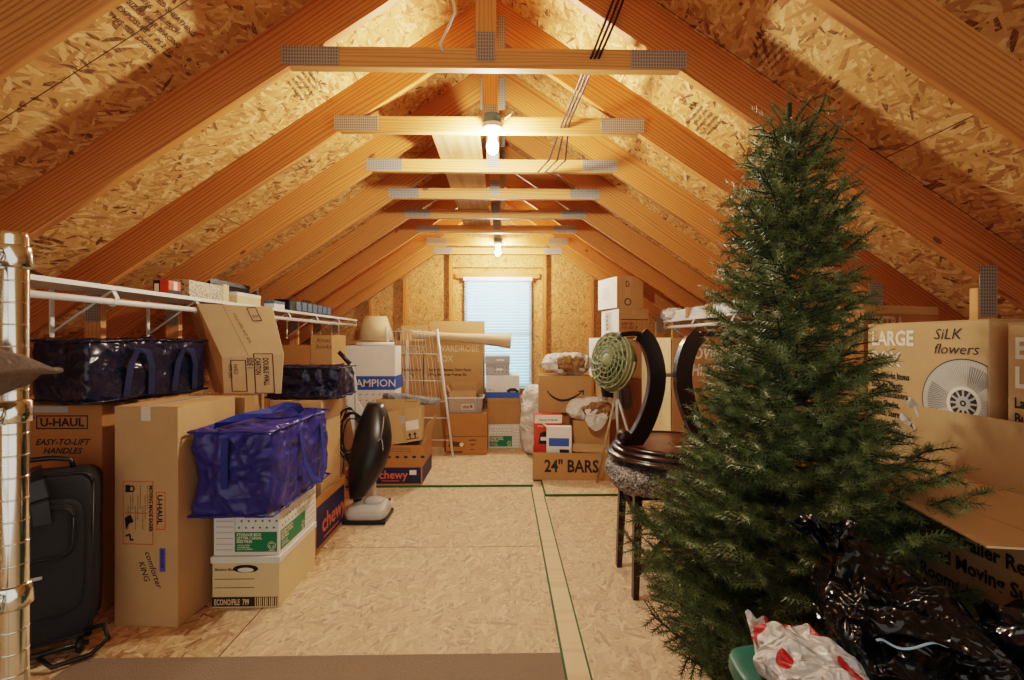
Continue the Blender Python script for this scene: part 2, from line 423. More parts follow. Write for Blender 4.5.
# ------------------------------------------------------------------ trusses
def rafter_mesh():
    Rr = 3.40
    pts = [(0, 0), (Rr, -Rr*M), (Rr+.184*SA, -Rr*M+.184*CA), (0, DEPTH/CA)]
    poly = [(x*CA-z*SA, x*SA+z*CA) for x, z in pts]
    return MB().prism(poly, -.019, .019)
raf_me = tie_me = None
names = ['nearest roof truss crossing the top corners of the photo', 'roof truss with the widest collar tie, first across the middle',
         'second roof truss, its tie carrying the near light bulb', 'roof truss just beyond the near light bulb, third collar tie counted from the front',
         'roof truss with the fourth collar tie counted from the front', 'roof truss with the fifth collar tie counted from the front',
         'roof truss with the sixth collar tie, last before the far bulb', 'roof truss whose tie carries the far light bulb above the window', 'last roof truss against the gable wall']
tie_half = .862; tz0 = APEX-tie_half*M; tz1 = tz0+.089
for i in range(9):
    yf = 1.98+.61*(i-1)
    t = thing('roof_truss', names[i], 'roof truss', (XC, yf+.019, 0), group='roof trusses')
    for rz in (0, PI):
        build('rafter', rafter_mesh(), M_rafter, t, loc=(0, 0, APEX), rot=(0, ANG, rz))
    ht = tie_half; hu = tie_half-.089/M
    build('collar_tie', MB().prism([(-ht, -.0445), (ht, -.0445), (hu, .0445), (-hu, .0445)], -.019, .019), M_tie, t, loc=(0, 0, (tz0+tz1)/2))
    board('king_post', 0, tz1, 0, APEX+.1, .089, -.001, .036, M_tie, t)
    for sx in (-1, 1):
        build('gusset_plate', MB().box(-.125, .125, -.0015, .0015, -.04, .04), M_plate, t, loc=(sx*.765, -.0205, tz0+.047))
        build('gusset_plate', MB().box(-.04, .04, -.0015, .0015, -.115, .115), M_plate, t, loc=(sx*2.25, -.0205, APEX-2.25*M-.05))
        board('wall_post', sx*2.25, 0.002 if i < 4 else .019, sx*2.25, APEX-2.25*M-.035, .089, 0, .037, M_tie, t)
        build('gusset_plate', MB().box(-.022, .022, -.0015, .0015, -.115, .115), M_plate, t, loc=(sx*.066, -.0205, APEX-.02))
    build('gusset_plate', MB().box(-.041, .041, -.0015, .0015, -.065, .065), M_plate, t, loc=(0, -.0205, tz1+.005))
    # lumber grade stamps
# ------------------------------------------------------------------ lights
def bulb(label, x, y, z):
    t = thing('ceiling_light', label, 'light', (x, y, z), group='bare bulb ceiling lights')
    build('junction_box', MB().lathe([(.05, .115), (.05, .17)], 24), M_bluebox, t, True)
    build('lamp_holder', MB().lathe([(.022, .045), (.026, .07), (.056, .09), (.06, .115), (.02, .116)], 28), M_porcelain, t, True)
    b = build('bulb', MB().lathe([(.001, -.045), (.014, -.043), (.026, -.032), (.033, -.012), (.03, .008), (.02, .03), (.016, .048)], 24), M_bulb, t, True)
bx, by = X(492.5, 2.53), 2.53
zb = tz0-.105
bulb('bare bulb in white porcelain holder under second collar tie, nearer of the two lit bulbs', bx, by, zb)
bulb('farther small lit bulb above the window', X(498, 5.58), 5.58, zb)
# wide boards lying on the collar ties
t = build('wide_board', MB().box(0, 2.5, -.15, .15, 0, .018), M_board, loc=(-.30, 2.72, tz1+.001), rot=(0, 0, PI/2))
tag(t, 'wide pale board lying on top of the collar ties beyond the near bulb', 'board')
# cables
def sag(a, b, n=10, d=.05, seed=0):
    a, b = Vector(a), Vector(b)
    return [a.lerp(b, i/n)+Vector((noise.noise(Vector((i*.5, seed, 1)))*.02, 0, -d*4*(i/n)*(1-i/n))) for i in range(n+1)]
c0 = thing('electrical_cable', 'bundle of black electrical cables running up through the trusses right of the bulb', 'cable', (X(590, 2.0), 2.0, 2.7))
for k in range(3):
    o = Vector((.008*k, 0.004*k, 0)); base = Vector(c0.location)
    pts = [P(618+3*k, -12, 1.90), P(606+3*k, 20, 1.94), P(592+2*k, 56, 1.965), P(583+2*k, 72, 2.07), P(574+k*2, 95, 2.3), P(562+k*2, 124, 2.56), P(549+k*7, 160, 2.9), P(538+k*6, 172, 3.15)]
    build('cable', MB().tube([Vector(p)+o-base for p in pts], .0055, 6), M_wireblack, c0, True)
pts = [P(452, -6, 1.9), P(455, 12, 1.9), P(447, 30, 1.92), P(440, 44, 1.955), P(443, 52, 1.965)]
tag(build('white_wire', MB().tube(pts, .006, 8), M_wirewhite, None, True), 'loose white wire hanging above the nearest collar tie', 'wire')
pts = [P(507, 122, 2.55), P(508, 112, 2.53), P(513, 110, 2.54), P(511, 118, 2.5)]
tag(build('white_wire', MB().tube([P(489, 130, 2.51), P(496, 118, 2.55), P(505, 119, 2.52), P(513, 112, 2.50)], .005, 8), M_wirewhite, None, True), 'short white wire above the near light bulb', 'wire')
# ------------------------------------------------------------------ carpet
cp = NT('brown_carpet'); v = cp.coord(); cp.base(cp.mix(cp.noise(v, 260, 2), (.20,.145,.105), (.46,.36,.27))); cp.set(Roughness=.95)
cp.bump(cp.noise(v, 220, 2), 1.0, .01)
cm = MB().grid(lambda u, w: (-1.86+u*2.11, .3+w*1.70, .008+.002*noise.noise(Vector((u*40, w*40, 0)))), 60, 40)
tag(build('carpet_piece', cm, cp.m, None, True), 'strip of brown plush carpet on the floor at the bottom edge', 'carpet')
# ------------------------------------------------------------------ text helpers
def text_mesh(s, bold=0.0, shear=0.0, align='LEFT', spacing=1.0):
    cu = bpy.data.curves.new('txt', 'FONT'); cu.body = s; cu.size = 1.0; cu.offset = bold; cu.shear = shear
    cu.align_x = align; cu.resolution_u = 2; cu.space_line = spacing; cu.fill_mode = 'FRONT'
    o = bpy.data.objects.new('txt', cu)
    COL.objects.link(o)
    dg = bpy.context.evaluated_depsgraph_get()
    me = bpy.data.meshes.new_from_object(o.evaluated_get(dg))
    vs = [Vector(v.co) for v in me.vertices]; fs = [tuple(p.vertices) for p in me.polygons]
    bpy.data.objects.remove(o); bpy.data.curves.remove(cu); bpy.data.meshes.remove(me)
    return vs, fs
class Printer:
    """collects lettering and marks for one part, one mesh per ink and face"""
    def __init__(s, parent, w, d, h): s.p = parent; s.w, s.d, s.h = w, d, h; s.acc = {}
    def pt(s, face, u, v, e):
        w, d, h = s.w, s.d, s.h
        if face == 'front': return Vector((-w/2+u, -d/2-e, v))
        if face == 'left': return Vector((-w/2-e, d/2-u, v))
        if face == 'right': return Vector((w/2+e, -d/2+u, v))
        if face == 'top': return Vector((-w/2+u, -d/2+v, h+e))
        return face(u, v, e)
    def get(s, mat, kind): return s.acc.setdefault((mat.name, kind), (mat, MB()))[1]
    def text(s, face, txt, u, v, size, mat, sx=1.0, bold=.015, shear=0, rot=0, align='LEFT', spacing=1.0, e=.0016):
        vs, fs = text_mesh(txt, bold, shear, align, spacing)
        c, q = math.cos(rot), math.sin(rot)
        out = []
        for p in vs:
            a, b = p.x*size*sx, p.y*size
            out.append(s.pt(face, u+a*c-b*q, v+a*q+b*c, e))
        s.get(mat, 'printed_lettering').add(out, fs)
    def rect(s, face, u0, v0, u1, v1, mat, e=.001, kind='printed_panel'):
        s.get(mat, kind).add([s.pt(face, u0, v0, e), s.pt(face, u1, v0, e), s.pt(face, u1, v1, e), s.pt(face, u0, v1, e)], [(0,1,2,3)])
    def frame(s, face, u0, v0, u1, v1, t, mat, e=.001):
        for a in ((u0,v0,u1,v0+t),(u0,v1-t,u1,v1),(u0,v0+t,u0+t,v1-t),(u1-t,v0+t,u1,v1-t)): s.rect(face, *a, mat, e, 'printed_frame')
    def poly(s, face, pts, mat, e=.0012, kind='printed_emblem'):
        s.get(mat, kind).add([s.pt(face, u, v, e) for u, v in pts], [tuple(range(len(pts)))])
    def stroke(s, face, pts, w, mat, e=.0014, kind='printed_emblem'):
        m = s.get(mat, kind)
        for (a, b) in zip(pts[:-1], pts[1:]):
            dx, dy = b[0]-a[0], b[1]-a[1]; l = math.hypot(dx, dy) or 1; nx, ny = -dy/l*w/2, dx/l*w/2
            m.add([s.pt(face, *q, e) for q in ((a[0]+nx,a[1]+ny),(a[0]-nx,a[1]-ny),(b[0]-nx,b[1]-ny),(b[0]+nx,b[1]+ny))], [(0,1,2,3)])
    def disc(s, face, u, v, r, mat, e=.0012, r0=0, n=28, kind='printed_emblem'):
        m = s.get(mat, kind)
        for k in range(n):
            a, b = 2*PI*k/n, 2*PI*(k+1)/n
            q = [(r*math.cos(a), r*math.sin(a)), (r*math.cos(b), r*math.sin(b))]
            q += [(r0*math.cos(b), r0*math.sin(b)), (r0*math.cos(a), r0*math.sin(a))] if r0 else [(0, 0)]
            m.add([s.pt(face, u+x, v+y, e) for x, y in q], [tuple(range(len(q)))])
    def done(s):
        for (mn, kind), (mat, mb) in s.acc.items():
            build(kind, mb, mat, s.p)
# deck stamps
def dk(obj, sgn):
    def f(u, v, e): return Vector((u, v, -e))
    pr = Printer(obj, 0, 0, 0); return pr, f
def stamp(obj, s, y, size, sgn):
    """grade stamp on the underside of the sheathing: s metres down the slope, y along the attic"""
    pr = Printer(obj, 0, 0, 0)
    fl = 1 if obj is right else -1
    def face(u, v, e): return Vector((s-v*1.0, fl*(y)+u*fl, -e-.001))
    for j, tx in enumerate(('APA', 'RATED SHEATHING', '24/16  7/16 INCH', 'SIZED FOR SPACING', 'EXPOSURE 1  PS 2-10', 'THIS SIDE DOWN')):
        pr.text(face, tx, 0, -j*size*1.15, size*(1.5 if j == 0 else .8), M_brownprint, 1.0, .02)
    pr.done()
stamp(leftc, 1.36, 1.58, .034, 1); stamp(leftc, 2.64, 2.18, .03, 1); stamp(leftc, 1.08, 2.30, .026, 1); stamp(leftc, 1.42, 2.85, .026, 1)
stamp(right, 1.33, 2.36, .028, 1); stamp(right, 1.36, 1.78, .022, 1)
# world and camera
w = bpy.data.worlds.new('sky_and_fill'); sc.world = w; w.use_nodes = True; nt = w.node_tree
bg = nt.nodes['Background']; tc = nt.nodes.new('ShaderNodeTexCoord'); sp = nt.nodes.new('ShaderNodeSeparateXYZ'); nt.links.new(tc.outputs['Generated'], sp.inputs[0])
rp_ = nt.nodes.new('ShaderNodeValToRGB'); e = rp_.color_ramp.elements
e[0].position, e[0].color = .35, (.98, .94, .86, 1); e[1].position, e[1].color = .65, (2.2, 3.0, 3.3, 1)  # warm rear half is added fill from behind the camera; front half is daylight
mr = nt.nodes.new('ShaderNodeMath'); mr.operation = 'MULTIPLY_ADD'; mr.inputs[1].default_value = .5; mr.inputs[2].default_value = .5
nt.links.new(sp.outputs[1], mr.inputs[0]); nt.links.new(mr.outputs[0], rp_.inputs[0]); nt.links.new(rp_.outputs[0], bg.inputs[0])
bg.inputs[1].default_value = 1.0
cam = bpy.data.objects.new('camera', bpy.data.cameras.new('camera')); COL.objects.link(cam)
cam.location = (0, 0, CZ); cam.rotation_euler = (R(90), 0, -YAW); cam.data.sensor_width = 36; cam.data.lens = F/1024*36; cam.data.clip_start = .02
sc.camera = cam
sc.view_settings.view_transform = 'Filmic'; sc.view_settings.look = 'Medium High Contrast'; sc.view_settings.exposure = .08
# ================================================================== BOXES
def carton(label, x0, x1, y0, y1, z0, z1, rot=0, mat=None, top='closed', flaps=None, tape=True, name='cardboard_box', cat='box', group=None, flen=None, tapemat=None):
    """flaps: dict side->angle (0 = straight up, 90 = lying outwards, 180 = hanging down)"""
    mat = mat or M_card
    w, d, h = x1-x0, y1-y0, z1-z0
    t = thing(name, label, cat, ((x0+x1)/2, (y0+y1)/2, z0), R(rot), group)
    th = .005
    if top == 'closed':
        build('box_body', MB().box(-w/2, w/2, -d/2, d/2, 0, h-.004), mat, t, bevel=.003)
        g = .0015
        for s in (-1, 1):
            if w <= d: build('top_flap', MB().box(*( (-w/2, -g) if s < 0 else (g, w/2)), -d/2, d/2, h-.0038, h), mat, t)
            else: build('top_flap', MB().box(-w/2, w/2, *((-d/2, -g) if s < 0 else (g, d/2)), h-.0038, h), mat, t)
        if tape:
            tm = tapemat or M_tape; m = MB()
            if w <= d:
                m.box(-.024, .024, -d/2-.001, d/2+.001, h+.0002, h+.0012); m.box(-.024, .024, -d/2-.0012, -d/2-.0002, h-.07, h+.0012); m.box(-.024, .024, d/2+.0002, d/2+.0012, h-.07, h+.0012)
            else:
                m.box(-w/2-.001, w/2+.001, -.024, .024, h+.0002, h+.0012); m.box(-w/2-.0012, -w/2-.0002, -.024, .024, h-.07, h+.0012); m.box(w/2+.0002, w/2+.0012, -.024, .024, h-.07, h+.0012)
            build('packing_tape', m, tm, t)
    else:
        m = MB().box(-w/2, w/2, -d/2, d/2, 0, th)
        m.box(-w/2, w/2, -d/2, -d/2+th, th, h).box(-w/2, w/2, d/2-th, d/2, th, h).box(-w/2, -w/2+th, -d/2+th, d/2-th, th, h).box(w/2-th, w/2, -d/2+th, d/2-th, th, h)
        build('box_body', m, mat, t)
    for side, a in (flaps or {}).items():
        ang, fl = a if isinstance(a, tuple) else (a, flen or min(w, d)/2)
        s, c = math.sin(R(ang)), math.cos(R(ang))
        if side in ('front', 'back'):
            sg = -1 if side == 'front' else 1; y = sg*d/2
            n = Vector((0, -sg*c, s)); dv = Vector((0, sg*s, c))
            a0, a1 = Vector((-w/2+.003, y, h)), Vector((w/2-.003, y, h))
        else:
            sg = -1 if side == 'left' else 1; x = sg*w/2
            n = Vector((-sg*c, 0, s)); dv = Vector((sg*s, 0, c))
            a0, a1 = Vector((x, -d/2+.003, h)), Vector((x, d/2-.003, h))
        q = [a0, a1, a1+dv*fl, a0+dv*fl]
        mm = MB().add(q+[p-n*.004 for p in q], [(0,1,2,3),(7,6,5,4),(0,4,5,1),(1,5,6,2),(2,6,7,3),(3,7,4,0)])
        build('top_flap', mm, M_cardin if mat is not M_white else M_white, t)
    pr = Printer(t, w, d, h)
    return t, pr
def banker(label, x0, x1, y0, y1, z0, z1, mat, rot=0, lidh=.06, lid=True, lidmat=None, name='file_storage_box'):
    w, d, h = x1-x0, y1-y0, z1-z0
    t = thing(name, label, 'box', ((x0+x1)/2, (y0+y1)/2, z0), R(rot))
    build('box_body', MB().box(-w/2+.006, w/2-.006, -d/2+.006, d/2-.006, 0, h-.004), mat, t, bevel=.003)
    if lid: build('lid', MB().box(-w/2, w/2, -d/2, d/2, h-lidh, h), lidmat or mat, t, bevel=.003)
    return t, Printer(t, w-.012, d-.012, h)
def recycle(pr, face, u, v, r):
    pr.disc(face, u, v, r, M_whiteprint, .0022, r*.86)
    for k in range(3):
        a = PI/2+k*2*PI/3
        pts = [(u+r*.55*math.cos(a+s), v+r*.55*math.sin(a+s)) for s in (-.75, 0, .75)]
        pr.stroke(face, pts, r*.2, M_whiteprint, .0023)
def storage_marks(pr, face, W_, H_, left_lines=True, gx0=.32, gh=.55):
    """white storage box: green panel with lettering, dotted band, ruled lines"""
    g0, g1 = (W_*gx0, W_*.97) if left_lines else (W_*.03, W_*.66)
    top = H_*gh
    pr.rect(face, g0, .02, g1, top, M_green, .001)
    s = (top-.02)
    for j, tx in enumerate(('STORAGE BOX', 'LETTER / LEGAL', 'SIZE FILES')):
        pr.text(face, tx, g0+.008, .02+s*(.80-.17*j), s*.19, M_whiteprint, .95, .03)
    for j, tx in enumerate(('HOLDS LETTER', 'OR LEGAL SIZE', 'EASY TO ASSEMBLE')):
        pr.text(face, tx, g0+.012, .02+s*(.30-.1*j), s*.09, M_whiteprint, 1, .02)
    recycle(pr, face, g1-s*.26, .02+s*.32, s*.2)
    pr.rect(face, g1-s*.42, .02+s*.05, g1-s*.1, .02+s*.08, M_whiteprint, .0022)
    n = int((g1-g0)/.035)
    for r in range(3):
        for k in range(n):
            v = top+.022+r*.035
            if v < H_-.02: pr.disc(face, g0+.02+k*(g1-g0)/n+(r % 2)*.014, v, .006, M_green, n=10)
    pr.rect(face, g0-.002, .02, g0, H_*.9, M_green) if left_lines else pr.rect(face, g1, .02, g1+.002, H_*.9, M_green)
    l0, l1 = (W_*.04, g0-.01) if left_lines else (g1+.012, W_*.97)
    for k in range(6): pr.rect(face, l0, .03+k*H_*.13, l1, .032+k*H_*.13, M_brownprint)
# ---- left foreground: removal boxes
# wide box marked easy-to-lift handles
x1 = X(102, 2.34); x0 = x1-.43
t, pr = carton('tall brown moving box marked easy to lift handles, behind the black suitcase', x0, x1, 2.34, 2.57, 0, 1.068, mat=M_card2)
w = x1-x0
pr.frame('front', .10, .945, .36, 1.015, .006, M_black); pr.text('front', 'U-HAUL', .23, .960, .058, M_black, 1.05, .03, align='CENTER')
pr.text('front', 'EASY-TO-LIFT', .23, .865, .042, M_black, 1.05, .02, .35, align='CENTER'); pr.text('front', 'HANDLES', .23, .82, .042, M_black, 1.05, .02, .35, align='CENTER')
pr.rect('front', .07, 1.03, .26, 1.062, M_gray)
pr.done()
# tall box with the rotated instruction panel
x0, x1 = X(117, 2.24), X(181, 2.22)
t, pr = carton('tall narrow brown moving box with orange framed instruction panel beside the blue bag', x0, x1, 2.23, 2.65, 0, 1.075, rot=-4, mat=M_card3, tapemat=M_cleartape)
fw = x1-x0
pr.frame('front', .045, .40, .20, .71, .004, M_orange)
r90 = -PI/2
pr.frame('front', .215, .475, .262, .66, .004, M_orange)
pr.text('front', 'U-HAUL', .222, .645, .036, M_black, 1.1, .03, rot=r90)
pr.text('front', 'MOVING MADE EASIER', .180, .69, .024, M_black, .92, .03, rot=r90)
for k in range(9): pr.text('front', 'handy tips for packing and moving', .170-.0125*k, .69-.10*(k % 3)*.5, .008, M_black, 1.05, .01, rot=r90)
pr.rect('front', .12, .552, .175, .556, M_orange); pr.rect('front', .05, .552, .12, .556, M_orange)
pr.rect('front', .058, .655, .082, .69, M_black); pr.disc('front', .090, .672, .016, M_black, r0=.010)
pr.poly('front', [(.055,.53),(.085,.545),(.10,.51),(.075,.50),(.06,.47)], M_black)
pr.stroke('front', [(.06,.44),(.08,.45),(.085,.42),(.10,.425)], .008, M_black)
pr.text('front', 'comforter', .155, .365, .045, M_black, 1.0, .0, .3, rot=r90*.78); pr.text('front', 'KING', .125, .315, .042, M_black, 1, .0, .2, rot=r90*.8)
pr.rect('front', .232, .27, .262, .385, M_bluetape, .001, 'masking_tape'); pr.text('front', 'BEDROOM', .24, .375, .018, M_navy, 1, .01, rot=r90)
pr.done()
# ---- file boxes
x0, x1 = X(209, 2.36), X(279, 2.36)
ex0, ex1 = x0, x1
t, pr = banker('manila file box marked econo/file on the floor under the green and white box', x0, x1, 2.37, 2.83, 0, .270, M_econo, lidmat=M_white, lidh=.035, lid=True)
w = x1-x0-.012
pr.rect('front', .0, .008, w*.98, .058, M_black); pr.text('front', 'ECONO/FILE  799', .012, .018, .042, M_econo, .56, .03, e=.003)
for k in range(12): pr.rect('front', w*.64+k*.0105, .010, w*.64+k*.0105+.004+.0015*(k % 3), .056, M_econo, .003)
for v in (.105, .150): pr.rect('front', .012, v, w*.63, v+.003, M_black)
pr.text('front', 'Bankers Box.', .012, .195, .022, M_black, .9, .01, .3)
hole = MB(); pr.poly('front', [(w*.5+.055*math.cos(a)+(.01 if math.cos(a) > 0 else -.01), .205+.02*math.sin(a)) for a in [2*PI*k/24 for k in range(24)]], M_dark, .0012, 'hand_hole')
pr.poly('front', [(w*.5+.042*math.cos(a), .199+.012*math.sin(a)) for a in [2*PI*k/16 for k in range(16)]], M_white, .002, 'hand_hole_liner')
pr.done()
t, pr = banker('white and green cardboard storage box under the blue zip bag', x0+.004, x1-.004, 2.375, 2.85, .271, .505, M_white, lid=False)
storage_marks(pr, 'front', x1-x0-.02, .23, True, .33, .54); storage_marks(pr, 'right', .46, .23, False, 0, .54)
pr.done()
# ---- open box with navy print beside the vacuum, tall carton standing inside
t, pr = carton('open narrow brown box with navy printed side, standing left of the vacuum', -1.62, -1.225, 2.93, 3.50, 0, .362, top='open', mat=M_card2)
pr.rect('right', .03, .03, .54, .30, M_navy); pr.text('right', 'chewy', .12, .10, .17, M_chewy, 1, .02); pr.rect('right', .15, .055, .42, .065, M_chewy, .0016); pr.done()
t, pr = carton('tall plain carton standing inside the navy printed open box', -1.60, -1.25, 3.10, 3.46, .006, .985, mat=M_card3); pr.done()
wb = build('white_foam_board', MB().prism([(X(px, 3.95), max(.002, Z(px, py, 3.95))) for px, py in ((346, 394), (353, 393), (376, 430), (376, 500), (366, 500))], 3.945, 3.955), M_white)
tag(wb, 'narrow white board leaning behind the vacuum handle tube', 'board')
# ---- folded cardboard sheet standing on a support box
t, pr = carton('brown carton carrying the upright folded cardboard sheet', X(196, 2.84), X(258, 2.84), 2.70, 2.915, 0, 1.058, mat=M_card); pr.done()
t = thing('cardboard_sheet', 'large folded cardboard sheet standing upright below the wall shelf', 'cardboard', (X(225, 2.84), 2.84, 1.06))
def slab(q, th, base):
    q = [Vector(p)-base for p in q]
    n = (q[1]-q[0]).cross(q[2]-q[0]).normalized()
    m = len(q)
    return MB().add(q+[p-n*th for p in q], [tuple(range(m)), tuple(range(2*m-1, m-1, -1))]+[(i, i+m, (i+1) % m+m, (i+1) % m) for i in range(m)])
base = Vector(t.location)
bl_, br_, tr_, tl_ = P(224, 393.5, 2.84), P(281, 393.5, 2.84), P(272, 307, 2.90), P(197, 303.5, 2.90)
ml, mr_ = P(222, 357, 2.845), P(283.5, 354, 2.845)
build('lower_panel', slab([bl_, br_, mr_, ml], .005, base), M_card4, t)
build('upper_panel', slab([ml, mr_, tr_, tl_], .005, base), M_card4, t)
build('side_panel', slab([P(214, 391.5, 2.91), bl_+Vector((-.003,0,0)), ml+Vector((-.003,0,0)), tl_+Vector((-.003,0,0)), P(188.5, 306, 3.0)], .005, base), M_card2, t)
q0, qx, qy = ml, (mr_-ml), (tl_-ml)
nn = qx.cross(qy).normalized()
def shf(u, v, e): return q0+qx*u+qy*v+nn*(e)-base
pr = Printer(t, 0, 0, 0)
pr.stroke(shf, [(.43,0),(.40,1)], .006, M_brownprint); pr.text(shf, 'FOLD HERE AND SEAL', .50, .78, .07, M_brownprint, .8, .0, rot=-PI/2*.95)
pr.frame(shf, .76, .62, .92, .88, .015, M_brownprint); pr.text(shf, 'FRAGILE', .79, .70, .05, M_brownprint, .6)
q1, qx1, qy1 = bl_, br_-bl_, ml-bl_
def shl(u, v, e): return q1+qx1*u+qy1*v+nn*e-base
pr.frame(shl, .14, .05, .42, .92, .02, M_brownprint); pr.text(shl, 'HANDLE\nWITH CARE', .2, .80, .1, M_brownprint, .7, rot=-PI/2)
pr.text(shl, 'DOUBLE WALL\nCARTON\nSIDE 1', .72, .98, .14, M_black, .8, .02, rot=-PI/2)
pr.frame(shl, .55, -.0, .9, 1.1, .02, M_brownprint); pr.done()
# ---- right-hand navy printed box with small cartons, beyond the vacuum
x0, x1 = -1.42, X(422, 4.30)
t, pr = carton('open brown box with navy band and coral lettering behind the vacuum', x0, x1, 4.31, 4.88, .019, .395, top='open', mat=M_card2, flaps={'right': (12, .20)})
w = x1-x0
pr.rect('front', .02, .012, w-.012, .165, M_navy); pr.text('front', 'chewy', w*.36, .06, .11, M_chewy, .95, .02); pr.rect('front', w*.40, .035, w*.66, .041, M_chewy, .0016)
pr.rect('right', .0, .012, .55, .165, M_navy); pr.rect('front', w-.12, .095, w-.055, .14, M_whiteprint, .0016)
for k in range(6): pr.poly('front', [(w*.38+k*.08+.02*math.cos(a), .265+.012*math.sin(a)) for a in [2*PI*j/10 for j in range(10)]], M_black)
for k in range(2): pr.text('front', 'please recycle this carton when it is empty', w*.40, .315+.022*k, .016, M_black, 1, .01)
pr.done()
t, pr = carton('square brown carton standing in the open navy band box', x0+.12, X(418, 4.5), 4.58, 4.85, .026, .80, mat=M_card3, tape=True); pr.frame('front', .30, .75, .42, .79, .004, M_brownprint); pr.done()
cx = X(408, 4.42)
t = thing('cardboard_box', 'small tilted shallow carton with white arrow label in the navy band box', 'box', (cx, 4.40, .40)); t.rotation_euler = (R(-14), R(-10), R(-3))
build('box_body', MB().box(-.16, .16, -.05, .05, 0, .32), M_card3, t, bevel=.003); build('packing_tape', MB().box(-.02, .02, -.0512, .0512, -.001, .321), M_tape, t)
pr = Printer(t, .32, .10, .32); pr.rect('front', .175, .11, .30, .20, M_whiteprint, .002)
for k in (0, 1):
    u = .205+k*.05
    pr.poly('front', [(u-.018,.06),(u+.018,.06),(u,.09)], M_black, .002); pr.rect('front', u-.006, .03, u+.006, .062, M_black, .002)
pr.rect('front', .17, .022, .29, .03, M_black, .002); pr.rect('front', .13, .18, .17, .26, M_gray, .002); pr.done()
t = thing('cardboard_box', 'flat opened carton slanting up behind the tilted labelled carton', 'box', (X(368, 4.48), 4.49, .40)); t.rotation_euler = (R(-4), R(12), 0)
build('box_body', MB().box(0, .30, 0, .05, .0, .34), M_card, t, bevel=.003); build('packing_tape', MB().box(.14, .16, -.001, .051, 0, .341), M_tape, t)
gt = build('wrapped_roll', MB().tube([P(383, 396, 4.62), P(400, 397, 4.62), P(425, 401, 4.63), P(440, 401, 4.63)], [.03, .042, .045, .03], 12), plastic_bag('silver_wrap', (.30,.33,.35), .25, 16, .8), None, True)
tag(gt, 'grey plastic wrapped roll lying across the cartons above the navy band box', 'roll')
# white printed carton
x0, x1 = X(330, 4.55), X(384, 4.55)
t, pr = carton('brown carton under the white box with blue band', x0+.02, x1-.02, 4.95, 5.22, .019, .62, mat=M_card); pr.done()
t, pr = carton('white carton with blue band and white lettering behind the vacuum handle', x0-.02, x1+.02, 4.93, 5.22, .621, Z(357, 346, 4.93), mat=M_white, tape=False)
w = x1-x0+.04; hh = Z(357, 346, 4.93)-.621
pr.rect('front', 0, hh*.33, w, hh*.54, M_bluep); pr.text('front', 'CHAMPION', w*.5, hh*.38, .115, M_whiteprint, 1, .005, align='CENTER', e=.0025)
pr.rect('right', 0, hh*.33, .36, hh*.54, M_bluep)
for r in range(3):
    for k in range(8): pr.poly('front', [(w*.08+k*w*.12, hh*(.07+.09*r)), (w*.08+k*w*.12+.02, hh*(.07+.09*r)), (w*.08+k*w*.12+.03, hh*(.07+.09*r)+.02)], M_bluep)
pr.done()
zt_ = Z(357, 346, 4.93)
tag(build('white_tube', MB().tube([(x0+.12, 5.0, zt_+.022), (x1-.02, 5.05, zt_+.022)], .02, 12), M_whitemetal, None, True), 'white tube lying on top of the white blue-banded carton', 'tube')
# brown boxes under the far end of the shelf
t, pr = carton('plain brown carton under the shelf, left of the one with handwriting', X(281, 4.35), X(309, 4.35), 4.37, 4.75, .019, Z(295, 345, 4.37), mat=M_card2, tape=False); pr.done()
xa, xb = X(309.5, 4.35), X(331, 4.35)
t, pr = carton('brown carton with scribbled handwriting under the far end of the shelf', xa, xb, 4.37, 4.75, .019, Z(320, 335, 4.37), mat=M_card, tape=False)
hb = Z(320, 335, 4.37)-.019
pr.text('front', 'Xmas\nbooks', .05, hb-.07, .06, M_black, 1.0, 0, .35); pr.done()
xa, xb = X(334, 5.5), X(386, 5.5)
t, pr = carton('brown carton carrying the lampshade', xa, xb, 5.48, 5.86, .019, Z(376, 340.5, 5.48), mat=M_card, tape=False)
hb = Z(376, 340.5, 5.48)-.019
pr.text('front', 'FRAGILE', .2, hb-.13, .10, M_outline, 1, .02); pr.text('front', 'Xmas lights', .05, hb-.07, .05, M_black, 1, 0, .3); pr.done()
# lampshade
zs = Z(376, 340.5, 5.48)+.001
t = thing('lampshade', 'beige fabric lampshade without its lamp on a brown carton', 'lampshade', (X(376, 5.68), 5.68, zs))
t.scale = (1, 1, 1)
prof = [(.225, 0), (.135, .30)]
build('shade', MB().lathe(prof, 40).lathe([(.133, .30), (.222, .0)], 40), M_lampshade, t, True)
rg = MB()
for r, z in ((.226, .004), (.136, .298)): rg.tube([(r*math.cos(a), r*math.sin(a), z) for a in [2*PI*k/36 for k in range(37)]], .004, 6)
build('rim', rg, M_lampshade, t, True)
fr = MB()
for k in range(3): fr.tube([(0, 0, .27), (.134*math.cos(k*2.09), .134*math.sin(k*2.09), .29)], .003, 6)
build('shade_frame', fr, M_steel, t, True)
